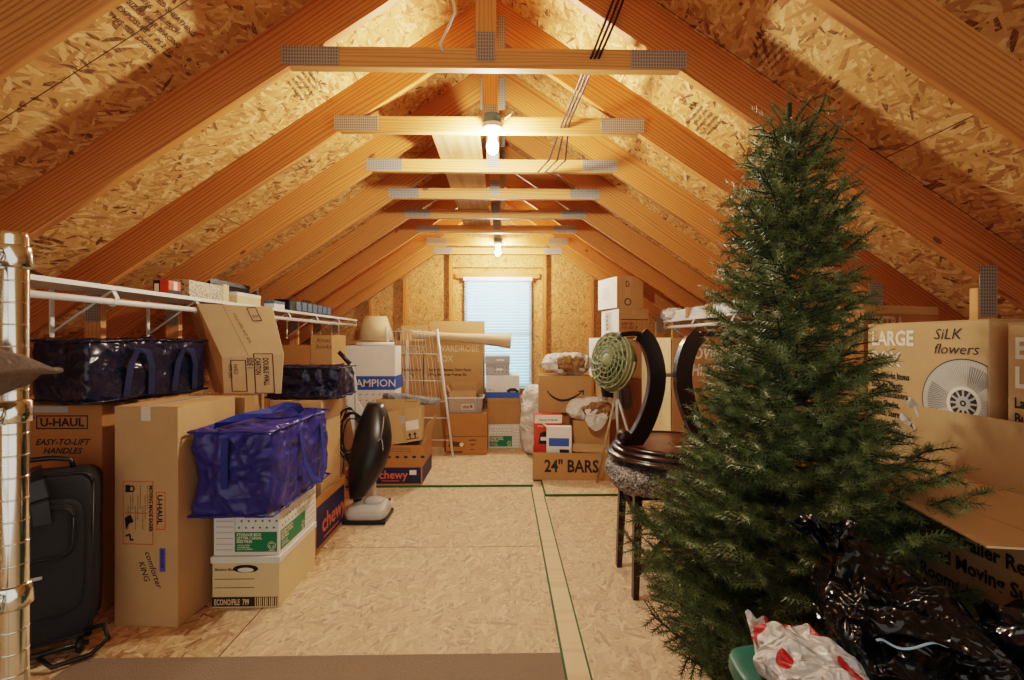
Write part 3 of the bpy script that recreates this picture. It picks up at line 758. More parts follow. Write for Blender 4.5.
# wardrobe boxes
def bx(label, pl, pr_, y, dep, py, **k):
    return carton(label, X(pl, y), X(pr_, y), y, y+dep, .019, Z((pl+pr_)/2, py, y), **k)
t, pr = bx('brown large box right of the lampshade, pale tape down its edge', 393, 408.5, 5.82, .40, 340, tape=False, flaps={'back': (8, .20)})
h_ = t and Z(400, 340, 5.82)-.019
pr.text('front', 'LARGE', -.0, h_-.16, .13, M_outline, .75, .01); pr.text('front', 'Toys, Books,\nEtc.', .02, h_-.40, .05, M_black, .8, .02, spacing=1.3); pr.rect('front', .165, .2, .205, h_, M_cleartape); pr.done()
t, pr = bx('narrow brown moving box between the large box and the wardrobe box', 409, 423, 5.82, .40, 341, tape=False, flaps={'back': (5, .22)})
pr.text('front', 'BOX', .02, h_-.16, .13, M_outline, .7, .01); pr.text('front', 'Any Room\nEtc.', .02, h_-.40, .05, M_black, .7, .02, spacing=1.3); pr.done()
t, pr = bx('large brown wardrobe box with one flap up, left of the window', 424, 483.5, 5.82, .42, 340, top='open', flaps={'back': (3, .26)})
pr.text('front', 'WARDROBE', .17, h_-.15, .115, M_outline, .85, .012); pr.text('front', 'BOX', .17, h_-.28, .115, M_outline, .85, .012)
pr.text('front', 'Packing for Hangers, Dining Room\nChairs, Set-Screen Frames, Etc.', .05, h_-.40, .05, M_black, .8, .03, spacing=1.2); pr.text('front', 'Wardrobe', .22, h_-.62, .05, M_black, .9, 0, .3); pr.done()
# paper roll across the wardrobe box
n = 10
a, b = P(413, 334.5, 5.66), P(511, 341, 5.60)
pts = [Vector(a).lerp(Vector(b), i/n) for i in range(n+1)]
t = thing('paper_roll', 'long roll of kraft paper lying across the boxes in front of the window', 'paper roll', tuple(a))
build('paper', MB().tube([p-Vector(a) for p in pts], [.052, .05, .05, .05, .052, .055, .06, .066, .075, .085, .098], 18, cap=False), M_paperroll, t, True)
build('inner_curl', MB().tube([p-Vector(a) for p in pts[5:]], [.03, .04, .05, .06, .075, .09], 14, cap=True), M_paperroll, t, True)
# boxes and bin in front of the wardrobe box
y = 5.42
xa, xb = X(446, y), X(487, y)
t, pr = carton('brown carton with printed bag picture under the clear plastic bin', xa, xb, y, y+.34, .019, Z(466, 413.5, y), mat=M_card2, tape=True)
w = xb-xa; hb = Z(466, 413.5, y)-.019
pr.rect('front', 0, hb*.44, w, hb*.455, M_brownprint)
pr.poly('front', [(w*.05,hb*.20),(w*.12,hb*.33),(w*.42,hb*.30),(w*.45,hb*.20)], M_brownprint); pr.rect('front', w*.03, hb*.05, w*.40, hb*.09, M_brownprint); pr.rect('front', w*.56, hb*.34, w*.74, hb*.37, M_brownprint); pr.rect('front', w*.60, hb*.23, w*.70, hb*.26, M_brownprint); pr.rect('front', w*.60, hb*.12, w*.68, hb*.14, M_brownprint)
pr.disc('front', w*.38, hb*.25, hb*.05, M_whiteprint, .002); pr.done()
zb0 = Z(466, 413.5, y)+.001; zb1 = Z(466, 398, y)
cl = NT('clear_plastic'); cl.base((.92,.94,.94)); cl.set(Roughness=.12); cl.b.inputs['Transmission Weight'].default_value = .85; cl.b.inputs['IOR'].default_value = 1.15
xc_ = (X(445, y)+X(483, y))/2; wb_ = X(483, y)-X(445, y)
t = thing('plastic_bin', 'clear plastic bin holding a carton, on the brown box left of the file boxes', 'bin', (xc_, y+.16, zb0))
hb = zb1-zb0
def ring_wall(w0, d0, w1, d1, h, th=.004):
    m = MB()
    o = [(-1,-1),(1,-1),(1,1),(-1,1)]
    vs = [(p*w0/2, q*d0/2, 0) for p, q in o]+[(p*w1/2, q*d1/2, h) for p, q in o]+[(p*(w1/2-th), q*(d1/2-th), h) for p, q in o]+[(p*(w0/2-th), q*(d0/2-th), th) for p, q in o]
    fs = [(3,2,1,0)]+[(i, (i+1) % 4, 4+(i+1) % 4, 4+i) for i in range(4)]+[(4+i, 4+(i+1) % 4, 8+(i+1) % 4, 8+i) for i in range(4)]+[(8+i, 8+(i+1) % 4, 12+(i+1) % 4, 12+i) for i in range(4)]+[(12,13,14,15)]
    return m.add(vs, fs)
build('bin_body', ring_wall(wb_*.92, .27, wb_, .30, hb), cl.m, t)
build('bin_rim', ring_wall(wb_+.02, .32, wb_+.02, .32, .015).add([], []), M_whitemetal, t, loc=(0, 0, hb-.008)) if False else None
rm = MB()
for (a_, b_, c_, d_) in ((-wb_/2-.01, wb_/2+.01, -.16, -.146), (-wb_/2-.01, wb_/2+.01, .146, .16), (-wb_/2-.01, -wb_/2+.004, -.146, .146), (wb_/2-.004, wb_/2+.01, -.146, .146)): rm.box(a_, b_, c_, d_, hb-.006, hb+.006)
build('bin_rim', rm, M_whitemetal, t)
t, pr = carton('small open carton with torn label inside the clear bin', xc_-wb_*.40, xc_+wb_*.30, y+.06, y+.27, zb0+.005, Z(460, 392, y), mat=M_card3, top='open', flaps={'back': (5, .1), 'left': (30, .08), 'right': (40, .08)})
pr.rect('front', .14, .03, .30, .10, M_whiteprint); pr.rect('front', .16, .045, .24, .08, M_redp, .002); pr.rect('front', .25, .05, .28, .085, M_black, .002); pr.done()
t, pr = carton('opened plain carton with raised flaps behind the clear bin', X(449, 5.78)-.0, X(478, 5.78), 5.77-.02, 5.80, zb0-.3, Z(462, 378, 5.76), mat=M_card2, tape=False) if False else (None, None)
# file-box stack under the window
y = 5.75
def stack(label, pl, pr_, pt, pb, mat, **k): return banker(label, X(pl, y), X(pr_, y), y, y+.36, k.pop('z0', None) or Z(505, pb, y), Z(505, pt, y)-.0015, mat, **k)
t, pr = stack('white and green storage box at the bottom of the stack below the window', 488, 525, 424, 447, M_white, z0=.019, lid=False)
storage_marks(pr, 'front', X(525, y)-X(488, y)-.02, .31, False, 0, .5); pr.done()
t, pr = stack('plain brown lidded box on the green storage box below the window', 487, 527.5, 398, 424, M_card, lidh=.055); pr.done()
t, pr = stack('white box with blue base and small car picture, third in the window stack', 485.5, 520, 375, 398, M_white, lid=False)
w = X(520, y)-X(485.5, y)-.012; pr.rect('front', 0, 0, w, .075, M_bluep); pr.rect('right', 0, 0, .34, .075, M_bluep)
pr.poly('front', [(w*.6,.08),(w*.63,.10),(w*.72,.125),(w*.88,.125),(w*.94,.10),(w*.99,.095),(w*.99,.08)], M_navy); pr.disc('front', w*.68, .085, .018, M_black, .002); pr.disc('front', w*.92, .085, .018, M_black, .002); pr.text('front', 'No. 1', w*.08, .095, .03, M_navy); pr.done()
t, pr = stack('small grey dotted box on top of the stack below the window', 485, 510, 356, 375, M_gray, lidh=.10)
for r in range(2):
    for k in range(4): pr.disc('front', .12+k*.05, .04+r*.05, .008, M_black, .008, n=10)
pr.rect('front', .14, .06, .22, .085, M_whiteprint, .009); pr.rect('front', .14, .18, .24, .205, M_whiteprint, .009); pr.done()
# ================================================================== RIGHT SIDE BOXES
# open box with lettering
y = 4.42
x0 = X(534, y); x1 = X(612, y)+.06
t, pr = carton('open low brown box lettered 24 inch bars on the far right floor', x0, x1, y, y+.36, .019, Z(570, 453, y), rot=-4, top='open', mat=M_card)
w = x1-x0; h = Z(570, 453, y)-.019
pr.text('front', '24" BARS', w*.46, h*.30, .17, M_black, .80, .025, align='CENTER'); pr.done()
bz = .026
def inbox(label, pl, pr_, pt, yy, dep, mat, z0=bz, **k):
    return carton(label, X(pl, yy), X(pr_, yy), yy, yy+dep, z0, Z((pl+pr_)/2, pt, yy), mat=mat, tape=False, **k)
t, pr = inbox('red printed product box standing at the left of the bars box', 534.5, 562, 415, 4.60, .14, M_redp)
w = X(562, 4.6)-X(534.5, 4.6); h = Z(548, 415, 4.6)-bz
pr.rect('front', 0, h*.86, w, h, M_whiteprint); pr.text('front', 'TRUCK STORAGE', w*.5, h*.90, .028, M_black, .85, .02, align='CENTER', e=.0026); pr.text('front', 'POWERFUL AND COMPACT', w*.5, h*.80, .022, M_whiteprint, .8, .01, align='CENTER')
pr.poly('front', [(w*.15,h*.52),(w*.2,h*.7),(w*.5,h*.74),(w*.5,h*.5)], M_black); pr.rect('front', w*.22, h*.57, w*.45, h*.63, M_whiteprint, .002); pr.rect('front', w*.1, h*.2, w*.9, h*.32, M_chewy); pr.done()
t, pr = inbox('white and blue product box in front of the red one in the bars box', 547, 572, 427, 4.48, .10, M_white, rot=-6, flaps={'left': (50, .05)})
w = X(572, 4.48)-X(547, 4.48); h = Z(560, 427, 4.48)-bz
pr.rect('front', w*.1, h*.62, w*.9, h*.78, M_bluep); pr.rect('front', w*.1, h*.12, w*.9, h*.22, M_bluep); pr.rect('front', w*.52, h*.32, w*.9, h*.56, M_black); pr.disc('front', w*.70, h*.44, .022, M_whiteprint, .002, .012)
pr.disc('front', w*.22, h*.40, .03, M_gray, .002); pr.rect('front', w*.3, h*.34, w*.45, h*.5, M_gray); pr.done()
t, pr = inbox('plain brown carton tilted in the bars box under the white bag', 574, 610, 421, 4.59, .14, M_card, rot=-5); pr.done()
tag(build('cardboard_sheet', MB().box(-.22, .22, -.08, .08, 0, .02), M_card3, loc=(X(594, 4.50), 4.495, .305), rot=(R(12), R(3), R(-5))), 'loose cardboard sheet inside the bars box at its right', 'cardboard')
# arrow-smile box
t, pr = carton('brown carton supporting the smiling arrow box', X(541, 4.86), X(592, 4.86), 4.86, 5.22, .019, .615, mat=M_card2, tape=False); pr.done()
x0, x1 = X(540, 4.80), X(592, 4.80)
zt0, zt1 = .616, Z(566, 376, 4.80)
t, pr = carton('brown shipping box with black curved arrow below the stuffed white bag', x0, x1, 4.81, 5.15, zt0, zt1, rot=-3, mat=M_card)
w, h = x1-x0, zt1-zt0
arc = [(w*(.16+.68*k/16), h*(.60-.26*math.sin(PI*(k/16)**.85)**.9)) for k in range(17)]
for k in range(16): pr.stroke('front', [arc[k], arc[k+1]], h*.065*(.35+.65*math.sin(PI*min(1, .08+k/17))), M_black)
pr.poly('front', [(w*.75,h*.60),(w*.865,h*.625),(w*.86,h*.50),(w*.838,h*.49),(w*.836,h*.585),(w*.76,h*.57)], M_black); pr.done()
# bag helper
def bag(label, name, cx, cy, z0, hx, hy, hz, mat, k=3.2, n=40, amp=.1, fr=6, seed=0, rz=0, shape=None, cat='bag', smooth=True, part='bag_body'):
    t = thing(name, label, cat, (cx, cy, z0), R(rz))
    def disp(u, q):
        c = crumple(q, fr, seed)
        q = q+u*c*amp
        return shape(u, q) if shape else q
    mb = super_box(n, k, hx, hy, hz, disp)
    mb.v = [(x, y, z+hz) for x, y, z in mb.v]
    build(part, mb, mat, t, smooth)
    return t
def paper_fill(t, cx, cy, cz, rx, ry, rz_, seed):
    def disp(u, q): return q+u*crumple(q, 14, seed)*.05
    mb = super_box(14, 2.0, rx, ry, rz_, disp, False); mb.v = [(x+cx, y+cy, z+cz) for x, y, z in mb.v]
    build('paper_filling', mb, M_kraftpaper, t, True)
t = bag('white plastic bag stuffed with brown paper on the curved arrow box', 'plastic_bag', X(567, 4.95), 4.96, zt1, .27, .15, .125, M_wbag, 2.3, seed=3, amp=.05, fr=5)
paper_fill(t, .02, -.12, .13, .17, .07, .085, 1)
t = bag('white plastic bag of brown paper slumped over the carton in the bars box', 'plastic_bag', X(594, 4.66), 4.68, .548, .28, .135, .13, M_wbag, 2.2, seed=9, amp=.05, fr=5)
paper_fill(t, .02, -.14, .15, .16, .06, .075, 5)
tl = MB().grid(lambda u, v: (-.12+.22*u+.02*noise.noise(Vector((u*3,v*3,2))), -.185-.012*math.sin(v*3), .16-.22*v*(1-(2*u-1)**2*.5)), 10, 10)
build('hanging_corner', tl, M_wbag, t, True)
t = bag('white plastic bag beside the window stack, left of the curved arrow box', 'plastic_bag', X(534, 5.5), 5.52, .019, .17, .16, .41, M_wbag, 2.6, seed=14, amp=.06, fr=4)
# dark folded clothes leaning behind the fan
for i, (px, py, c, lab) in enumerate(((603, 372, (.03,.035,.05), 'dark folded blanket leaning left of the green fan, outermost'), (612, 376, (.16,.15,.15), 'grey folded blanket between the dark blanket and the green fan'))):
    t = thing('folded_blanket', lab, 'blanket', (X(px, 4.98)+.07+.10*i, 4.985, .62))
    t.rotation_euler = (0, R(-9), R(8))
    def dd(u, q): return q+u*noise.noise(q*14)*.012
    mb = super_box(14, 5, .045, .08, .26, dd, False); mb.v = [(x, y, z+.28) for x, y, z in mb.v]
    build('fabric', mb, plain('blanket_cloth_%d' % i, c, .9, bump=.4, scale=30), t, True)
t, pr = carton('plain brown carton under the folded blankets behind the bars box', 1.00, 1.36, 4.90, 5.08, .019, .615, mat=M_card, tape=False); pr.done()
# stack of three shipping cartons
xs = X(612, 5.14)
def st(label, pl, pm, pr_, y, zb, ztop, rot, m=M_card, dep=.44):
    x0, x1 = X(pm, y), X(pr_, y)
    t, p = carton(label, x0, x1, y, y+dep, zb, ztop, rot=rot, mat=m, tapemat=M_tape)
    build('white_side_label', MB().box(-(x1-x0)/2-.002, -(x1-x0)/2-.0004, -dep/2+.004, dep/2-.004, .004, ztop-zb-.006), M_white, t)
    return t, p, x1-x0, ztop-zb
z1, z2, z3 = Z(610, 337.5, 5.14), Z(615, 308.5, 5.14), Z(615, 276.5, 5.14)
t, pr = carton('large plain carton at the base of the far right stack', X(603, 5.2), X(650, 5.2), 5.15, 5.6, .019, .95, mat=M_card, tape=False); pr.done()
t, pr, w, h = st('brown carton with white side, lowest of the leaning three on the far right', 585, 599, 640, 5.13, .951, z1, 12); pr.done()
t, pr, w, h = st('brown carton with white side and black marks, middle of the far right stack', 594, 613, 646, 5.13, z1+.002, z2, 14)
pr.rect('front', w*.03, 0, w*.97, h*.62, M_card2, .0008); pr.rect('front', w*.06, h*.605, w*.98, h*.63, M_dark)
for k in range(3): pr.rect('front', w*(.40+.18*k), 0, w*(.408+.18*k), h*.6, M_brownprint)
pr.text('front', 'KEEP DRY\nTHIS SIDE UP', w*.08, h*.42, .045, M_brownprint, .8, .02)
for k in range(4): pr.text('left', 'AB12', .12, h*(.25+.15*k), .06, M_black, .9, .01, e=.004)
pr.frame('left', .10, h*.15, .27, h*.88, .005, M_black, .004); pr.done()
t, pr, w, h = st('brown carton with white side and two round stamps, topmost of the far right stack', 597, 610, 640, 5.13, z2+.002, z3, 17)
pr.disc('front', w*.40, h*.2, .045, M_brownprint, r0=.03); pr.frame('front', w*.32, h*.68, w*.46, h*.86, .012, M_brownprint); pr.rect('front', w*.30, 0, w*.5, h, M_tape, .0006)
for k in range(5): pr.rect('left', .12, h*(.35+.08*k), .28, h*(.37+.08*k), M_gray, .004)
pr.done()
# tall moving box beyond the dark round table
y = 3.55
x0 = X(671.5, y)-.05; x1 = x0+.50
t, pr = carton('tall pale sided moving box with white lettering behind the dark round table', x0, x1, y, y+.5, .002, Z(672, 350, y)+.10, rot=9, mat=M_card)
h = Z(672, 350, y)+.098
build('side_panel', MB().box(-.262, -.2604, -.248, .248, .004, h-.004), M_econo, t)
tp = MB().box(-.264, -.2622, -.06, .05, h*.55, h-.01); build('clear_tape', tp, M_cleartape, t)
pr.text('front', 'MOVING', .10, h-.17, .125, M_whiteprint, .8, .03, .15); pr.text('front', 'THINGS', .10, h-.30, .125, M_whiteprint, .8, .03, .15)
for k in range(3): pr.text('front', 'books and other heavy items', .10, h-.42-.3*k, .04, M_black, .9, .03)
for r in range(3): pr.text('left', ('Fragile', 'this and', 'every way')[r], .06, h-.52-.07*r, .06, M_black, .8, .03, e=.005)
for r in range(5): pr.rect('left', .30, h-.12-.035*r, .44, h-.112-.035*r, M_gray, .005)
pr.done()
# ================================================================== RIGHT FOREGROUND BOXES (their aisle faces look left)
fx = 1.50
t, pr = carton('plain brown carton carrying the silk flowers box', fx+.01, fx+.45, 1.375, 1.82, 0, .818, mat=M_card2, tape=False); pr.done()
t, pr = carton('tan large box with fan picture and silk flowers handwriting', fx, fx+.46, 1.365, 1.83, .82, 1.465, mat=M_card3, top='closed', tape=False)
D, H = .465, .645
pr.text('left', 'LARGE', .022, H-.085, .078, M_whiteprint, .80, .03); pr.text('left', 'BOX', .022, H-.165, .078, M_whiteprint, .80, .03)
for k, tx in enumerate(('Lightweight Items', 'Such As Plastic', 'Food Containers,', 'Lamp Shades,', 'Games, Stereo', 'Speakers, Etc.')): pr.text('left', tx, .022, H-.215-.0365*k, .034, M_black, .70, .03)
pr.text('left', 'SiLK', .285, H-.062, .052, M_black, 1.0, -.002, .25); pr.text('left', 'flowers', .285, H-.112, .05, M_black, 1.0, -.002, .25)
cu, cv, rr = .388, H-.272, .146
_pt = pr.pt
pr.pt = lambda face, u, v, e: _pt(face, min(u, D-.004), v, e)
pr.disc('left', cu, cv, rr, M_black, .0010, 0, 48, 'printed_picture'); 
Mgp = plain('fan_picture_grey', (.44,.42,.39), .7); Mgd = plain('fan_picture_dark', (.22,.215,.205), .7)
def clipdisc(u, v, r, mat, e, r0=0):
    pr.disc('left', u, v, r, mat, e, r0, 48, 'printed_picture')
clipdisc(cu, cv, rr*.975, Mgp, .0013)
for k in range(3):
    a0 = .5+k*2.09
    pr.poly('left', [(cu, cv)]+[(cu+rr*.85*math.cos(a0+.9*j/8), cv+rr*.85*math.sin(a0+.9*j/8)) for j in range(9)], Mgd, .0015, 'printed_picture')
for k in range(96):
    a = 2*PI*k/96; pr.stroke('left', [(cu+rr*.36*math.cos(a), cv+rr*.36*math.sin(a)), (cu+rr*.95*math.cos(a+.12), cv+rr*.95*math.sin(a+.12))], .0011, M_whiteprint, .0017, 'printed_picture')
clipdisc(cu, cv, rr*.38, M_whiteprint, .0019); clipdisc(cu, cv, rr*.30, M_black, .0021)
for k in range(12):
    a = 2*PI*k/12; pr.stroke('left', [(cu+rr*.14*math.cos(a), cv+rr*.14*math.sin(a)), (cu+rr*.31*math.cos(a), cv+rr*.31*math.sin(a))], .007, Mgp, .0023, 'printed_picture')
clipdisc(cu, cv, rr*.16, Mgp, .0025); clipdisc(cu, cv, rr*.07, M_black, .0027, rr*.03)
pr.done()
t, pr = carton('brown carton carrying the cut-off extra large box at the right edge', fx+.01, fx+.45, .87, 1.30, 0, .80, mat=M_card2, tape=False); pr.done()
t, pr = carton('tan extra large box cut off by the right edge of the photo', fx, fx+.46, .85, 1.3135, .802, 1.45, mat=M_card3, tape=False)
pr.text('left', 'EXTRA', .018, H-.10, .085, M_whiteprint, .8, .03); pr.text('left', 'LARGE', .018, H-.185, .085, M_whiteprint, .8, .03)
for k, tx in enumerate(('Large And', 'Bulky Items,', 'Comforters,', 'Pillows,', 'Stuffed Toys')): pr.text('left', tx, .018, H-.245-.045*k, .042, M_black, .72, .03)
pr.done()
# extra large box behind
zt = Z(841, 305, 2.05)
t, pr = carton('brown carton carrying the turned extra large box', 1.60, 2.02, 2.06, 2.46, 0, .98, rot=18, mat=M_card2, tape=False); pr.done()
t, pr = carton('brown extra large box with open flap behind the silk flowers box', 1.555, 2.085, 2.08, 2.46, .982, zt, rot=18, mat=M_card2, top='open', flaps={'front': (172, .04), 'back': (20, .03)})
h = zt-.982
t2 = lambda s, u, v, z, m, e=.0055: pr.text('front', s, u, v, z, m, .8, .03, e=e)
t2('EXTRA-', .035, h-.115, .088, M_outline, .012); t2('LARGE', .035, h-.21, .088, M_outline)
for k, tx in enumerate(('Lightweight', 'Bulky Items,', 'Pillows, Toys,', 'Stuffed Toys')): t2(tx, .03, h-.28-.045*k, .042, M_brownprint)
pr.done()
# open box whose flaps reach over the aisle
fx2 = 1.215
t, pr = carton('open tan box with raised rear flap below the silk flowers box', fx2, 1.47, .88, 1.60, 0, .955, mat=M_card3, top='open')
D, H = .72, .955; w = 1.47-fx2
a0, a1 = Vector((w/2, -D/2, H)), Vector((w/2, D/2, H))
def sl4(q, th=.005):
    n = (q[1]-q[0]).cross(q[2]-q[0]).normalized(); q = [Vector(p) for p in q]
    return MB().add(q+[p-n*th for p in q], [(0,1,2,3),(7,6,5,4),(0,4,5,1),(1,5,6,2),(2,6,7,3),(3,7,4,0)])
build('rear_flap', sl4([a0, a1, a1+Vector((.005, .0, .21)), a0+Vector((.005, 0, .21))]), M_card3, t)
build('top_flap', sl4([a1+Vector((-.004,0,0)), a0+Vector((-.004,0,0)), Vector((-w/2-.155, -D/2+.09, H-.012)), Vector((-w/2-.07, D/2-.16, H-.004))]), M_card4, t)
cr = MB()
for v in (.25, .52, .78): cr.box(w/2-.0008, w/2+.0005, -D/2+D*v-.0015, -D/2+D*v+.0015, H+.005, H+.2)
build('fold_crease', cr, M_cardin, t)
for k, tx in enumerate(('Truck & Trailer Rental', 'Hourly Boxes and Moving Supplies', 'Self-Storage Rooms', 'Find Your Nearest Location')): pr.text('left', tx, .10 if k else .26, H-.105-.062*k, .05, M_black, .82, .03)
pr.disc('left', .62, H-.05, .012, M_black); pr.done()
# pale petals between the flower box and the raised flap
t = thing('silk_flower', 'pale grey silk petals poking up beside the raised box flap', 'flower', (1.485, 1.60, 0))
mb = MB()
for k, (dy, zz, ln, ti) in enumerate(((-.02,1.155,.06,-.3), (-.01,1.09,.08,-.6), (.0,1.04,.085,-.8))):
    def pf(u, v, dy=dy, zz=zz, ln=ln, ti=ti):
        wv = .028*math.sin(PI*min(1, v*.9+.1))**.6
        return Vector((-.02+(u-.5)*wv*1.4, dy+math.sin(-ti)*ln*v, zz+math.cos(ti)*ln*v*.5+.012*math.cos((u-.5)*3)))
    mb.grid(pf, 6, 8)
build('petal', mb, M_grayleaf, t, True)
st_ = MB()
for k, (dy, zz) in enumerate(((-.02,1.16),(-.01,1.095),(.0,1.045))): st_.tube([(0, -.05, 0), (0, -.05, zz*.9), (-.018, dy, zz+.004)], .004, 6)
build('stem', st_, M_grayleaf, t, True)
# ================================================================== SHELVES
def wall_shelf(label, side, x0, x1, y0, y1, z, rod=True):
    t = thing('wall_shelf', label, 'shelf', ((x0+x1)/2, y0, z))
    xm = (x0+x1)/2; L = y1-y0; fr = x1-xm if side < 0 else x0-xm   # front edge (towards the aisle)
    bk = -fr
    build('shelf_board', MB().box(x0-xm, x1-xm, 0, L, 0, .014), M_shelfboard, t)
    lip = MB()
    lip.box(fr-.004, fr+.004, 0, L, -.004, .018); build('front_lip', lip, M_whitemetal, t)
    fx = fr-.01 if side < 0 else fr+.01
    build('hanging_rod', MB().tube([(fx, .02, -.062), (fx, L-.02, -.062)], .016, 14), M_whitemetal, t, True)
    n = max(2, int(L/.62)+1)
    for k in range(n):
        yy = .05+k*(L-.1)/(n-1)
        hk = MB().bar([(fx, yy, -.002), (fx+(.020 if side < 0 else -.02), yy, -.04), (fx+(.014 if side < 0 else -.014), yy, -.072), (fx-(.004 if side < 0 else -.004), yy, -.084), (fx-(.02 if side < 0 else -.02), yy, -.07)], .024, .004, (0, 1, 0))
        build('rod_hook', hk, M_whitemetal, t)
        br = MB().bar([(fr*.9, yy, -.006), (bk, yy, -.22)], .012, .006, (0, 1, 0)).bar([(bk, yy, .0), (bk, yy, -.24)], .02, .008, (0, 1, 0))
        build('support_bracket', br, M_whitemetal, t)
    return t
SZ = 1.655
wall_shelf('long white shelf with hanging rod along the left wall', -1, -2.28, -1.965, 1.03, 6.05, SZ)
wall_shelf('white shelf with hanging rod behind the tall moving box on the right', 1, 1.80, 2.10, 3.45, 5.05, 1.60)
zs = SZ+.0145
def onshelf(px, y): return X(px, y)
# small things on the left shelf
def small(label, name, cat, x, y, w, d, h, mat, group=None):
    t = thing(name, label, cat, (x, y, zs), 0, group); return t
t = thing('small_carton', 'small red, black and white carton on the shelf, left end of the row', 'box', (-2.03, 2.75, zs))
build('box_body', MB().box(-.045, .045, -.05, .05, 0, .085), M_redp, t, bevel=.002)
pr = Printer(t, .09, .10, .085); pr.rect('front', .0, .0, .04, .085, M_black); pr.rect('front', .008, .02, .034, .065, M_whiteprint, .002); pr.rect('right', .0, .0, .1, .03, M_black); pr.rect('right', .04, .03, .07, .08, M_whiteprint); pr.done()
gm = NT('leopard_gift_wrap'); vo = gm.n('ShaderNodeTexVoronoi'); gm.l(gm.coord(), vo.inputs['Vector']); vo.inputs['Scale'].default_value = 60
gm.base(gm.ramp(vo.outputs['Distance'], [(.25, (.05,.035,.02)), (.45, (.45,.36,.22))])); gm.set(Roughness=.35)
t = thing('patterned_box', 'box in speckled gold and black wrapping on the shelf', 'box', (-2.03, 3.06, zs)); build('box_body', MB().box(-.055, .055, -.20, .20, 0, .11), gm.m, t, bevel=.003)
build('box_lid', MB().box(-.058, .058, .14, .205, .0, .125), M_econo, t, bevel=.003)
t = thing('small_carton', 'cream oblong carton in front of the black frame on the shelf', 'box', (-2.01, 3.52, zs)); build('box_body', MB().box(-.04, .04, -.16, .16, 0, .085), M_econo, t, bevel=.003); build('box_lid', MB().box(-.042, .042, -.162, .162, .06, .088), M_white, t, bevel=.003)
t = thing('picture_frame', 'black framed panel standing on edge on the shelf', 'frame', (-2.14, 3.62, zs))
fr = MB().box(-.012, .012, -.32, .32, 0, .03).box(-.012, .012, -.32, .32, .15, .18).box(-.012, .012, -.32, -.29, .03, .15).box(-.012, .012, .29, .32, .03, .15)
build('frame', fr, M_vinylblack, t); build('picture', MB().box(-.004, .004, -.29, .29, .03, .15), M_dark, t)
t = thing('small_carton', 'little white and teal carton left of the black case on the shelf', 'box', (-2.02, 4.00, zs)); build('box_body', MB().box(-.045, .045, -.09, .09, 0, .07), M_white, t, bevel=.003); build('box_lid', MB().box(-.047, .047, -.092, .092, .045, .072), M_blueplastic, t, bevel=.003)
t = thing('storage_case', 'long black case with row of blue panels on the shelf', 'case', (-2.05, 4.72, zs))
build('case_body', MB().box(-.08, .07, -.52, .48, 0, .11), M_vinylblack, t, bevel=.01)
for k in range(7): build('blue_panel', MB().box(.071, .076, -.40+k*.125, -.30+k*.125, .015, .10), M_blueplastic, t, bevel=.004)
build('handle', MB().tube([(.0, -.1, .11), (.0, -.08, .135), (.0, .08, .135), (.0, .1, .11)], .008, 8), M_vinylblack, t, True)
# bundle on the right shelf
t = thing('wrapped_bundle', 'long plastic wrapped bundle of white slats lying on the right shelf', 'bundle', (1.86, 4.25, 1.6145))
mb = MB()
for k in range(4): mb.box(-.06+.01*k, .10-.01*k, -.78+.02*k, .76-.03*k, .001+k*.026, .023+k*.026)
build('slats', mb, M_whitemetal, t)
def dd(u, q): return q+u*crumple(q, 10, 3)*.05
mb = super_box(12, 3, .10, .16, .065, dd); mb.v = [(x, y+.68, z+.066) for x, y, z in mb.v]
build('plastic_wrap', mb, M_wbag, t, True)
for y_ in (-.35, .1): build('tape_band', MB().box(-.075, .115, y_, y_+.05, .0, .104), M_tape, t)
t = thing('white_tube', 'white tube hanging under the bundle on the right shelf', 'tube', (1.775, 4.2, 1.50)) if False else None
# ================================================================== CHROME RACK with pillow (left edge)
t = thing('wire_rack', 'chrome wire shelving rack cut off by the left edge', 'shelf', (-.576, .54, .010))
W_, Dp = .52, .36
for (x, y) in ((0, 0), (-W_, 0), (0, -Dp), (-W_, -Dp)):
    m = MB().lathe([(.0125, 0.0), (.0125, 1.512), (.0115, 1.517), (.001, 1.517)], 24)
    for k in range(58): m.lathe([(.0127, .03+.0255*k), (.0131, .031+.0255*k), (.0127, .032+.0255*k)], 16)
    p = build('post', m, M_chrome, t, True, loc=(x, y, 0))
for z in (1.487, 1.306, 1.09, .62, .12):
    for (x, y) in ((0, 0), (-W_, 0), (0, -Dp), (-W_, -Dp)): build('shelf_collar', MB().lathe([(.0145, -.013), (.0165, -.011), (.0150, .012), (.0135, .014)], 20), M_chrome, t, True, loc=(x, y, z))
    m = MB()
    for dz in (.006, -.012):
        for (a, b) in (((-.012, 0), (-W_+.012, 0)), ((-.012, -Dp), (-W_+.012, -Dp)), ((0, -.012), (0, -Dp+.012)), ((-W_, -.012), (-W_, -Dp+.012))): m.tube([(a[0], a[1], z+dz), (b[0], b[1], z+dz)], .003, 8)
    nz = 9
    for (a, b) in (((-.012, 0), (-W_+.012, 0)), ((0, -.012), (0, -Dp+.012))):
        A, B = Vector((*a, z)), Vector((*b, z))
        pts = [A.lerp(B, k/(nz*2))+Vector((0, 0, .006 if k % 2 else -.012)) for k in range(nz*2+1)]
        m.tube(pts, .0018, 6)
    for k in range(1, 16):
        x = -W_*k/16; m.tube([(x, 0, z+.009), (x, -Dp, z+.009)], .0017, 6)
    build('wire_shelf', m, M_chrome, t, True)
t = thing('pillow', 'taupe corduroy pillow lying on the chrome rack shelf', 'pillow', (-.700, .355, 1.3265)); t.rotation_euler = (0, 0, R(-4))
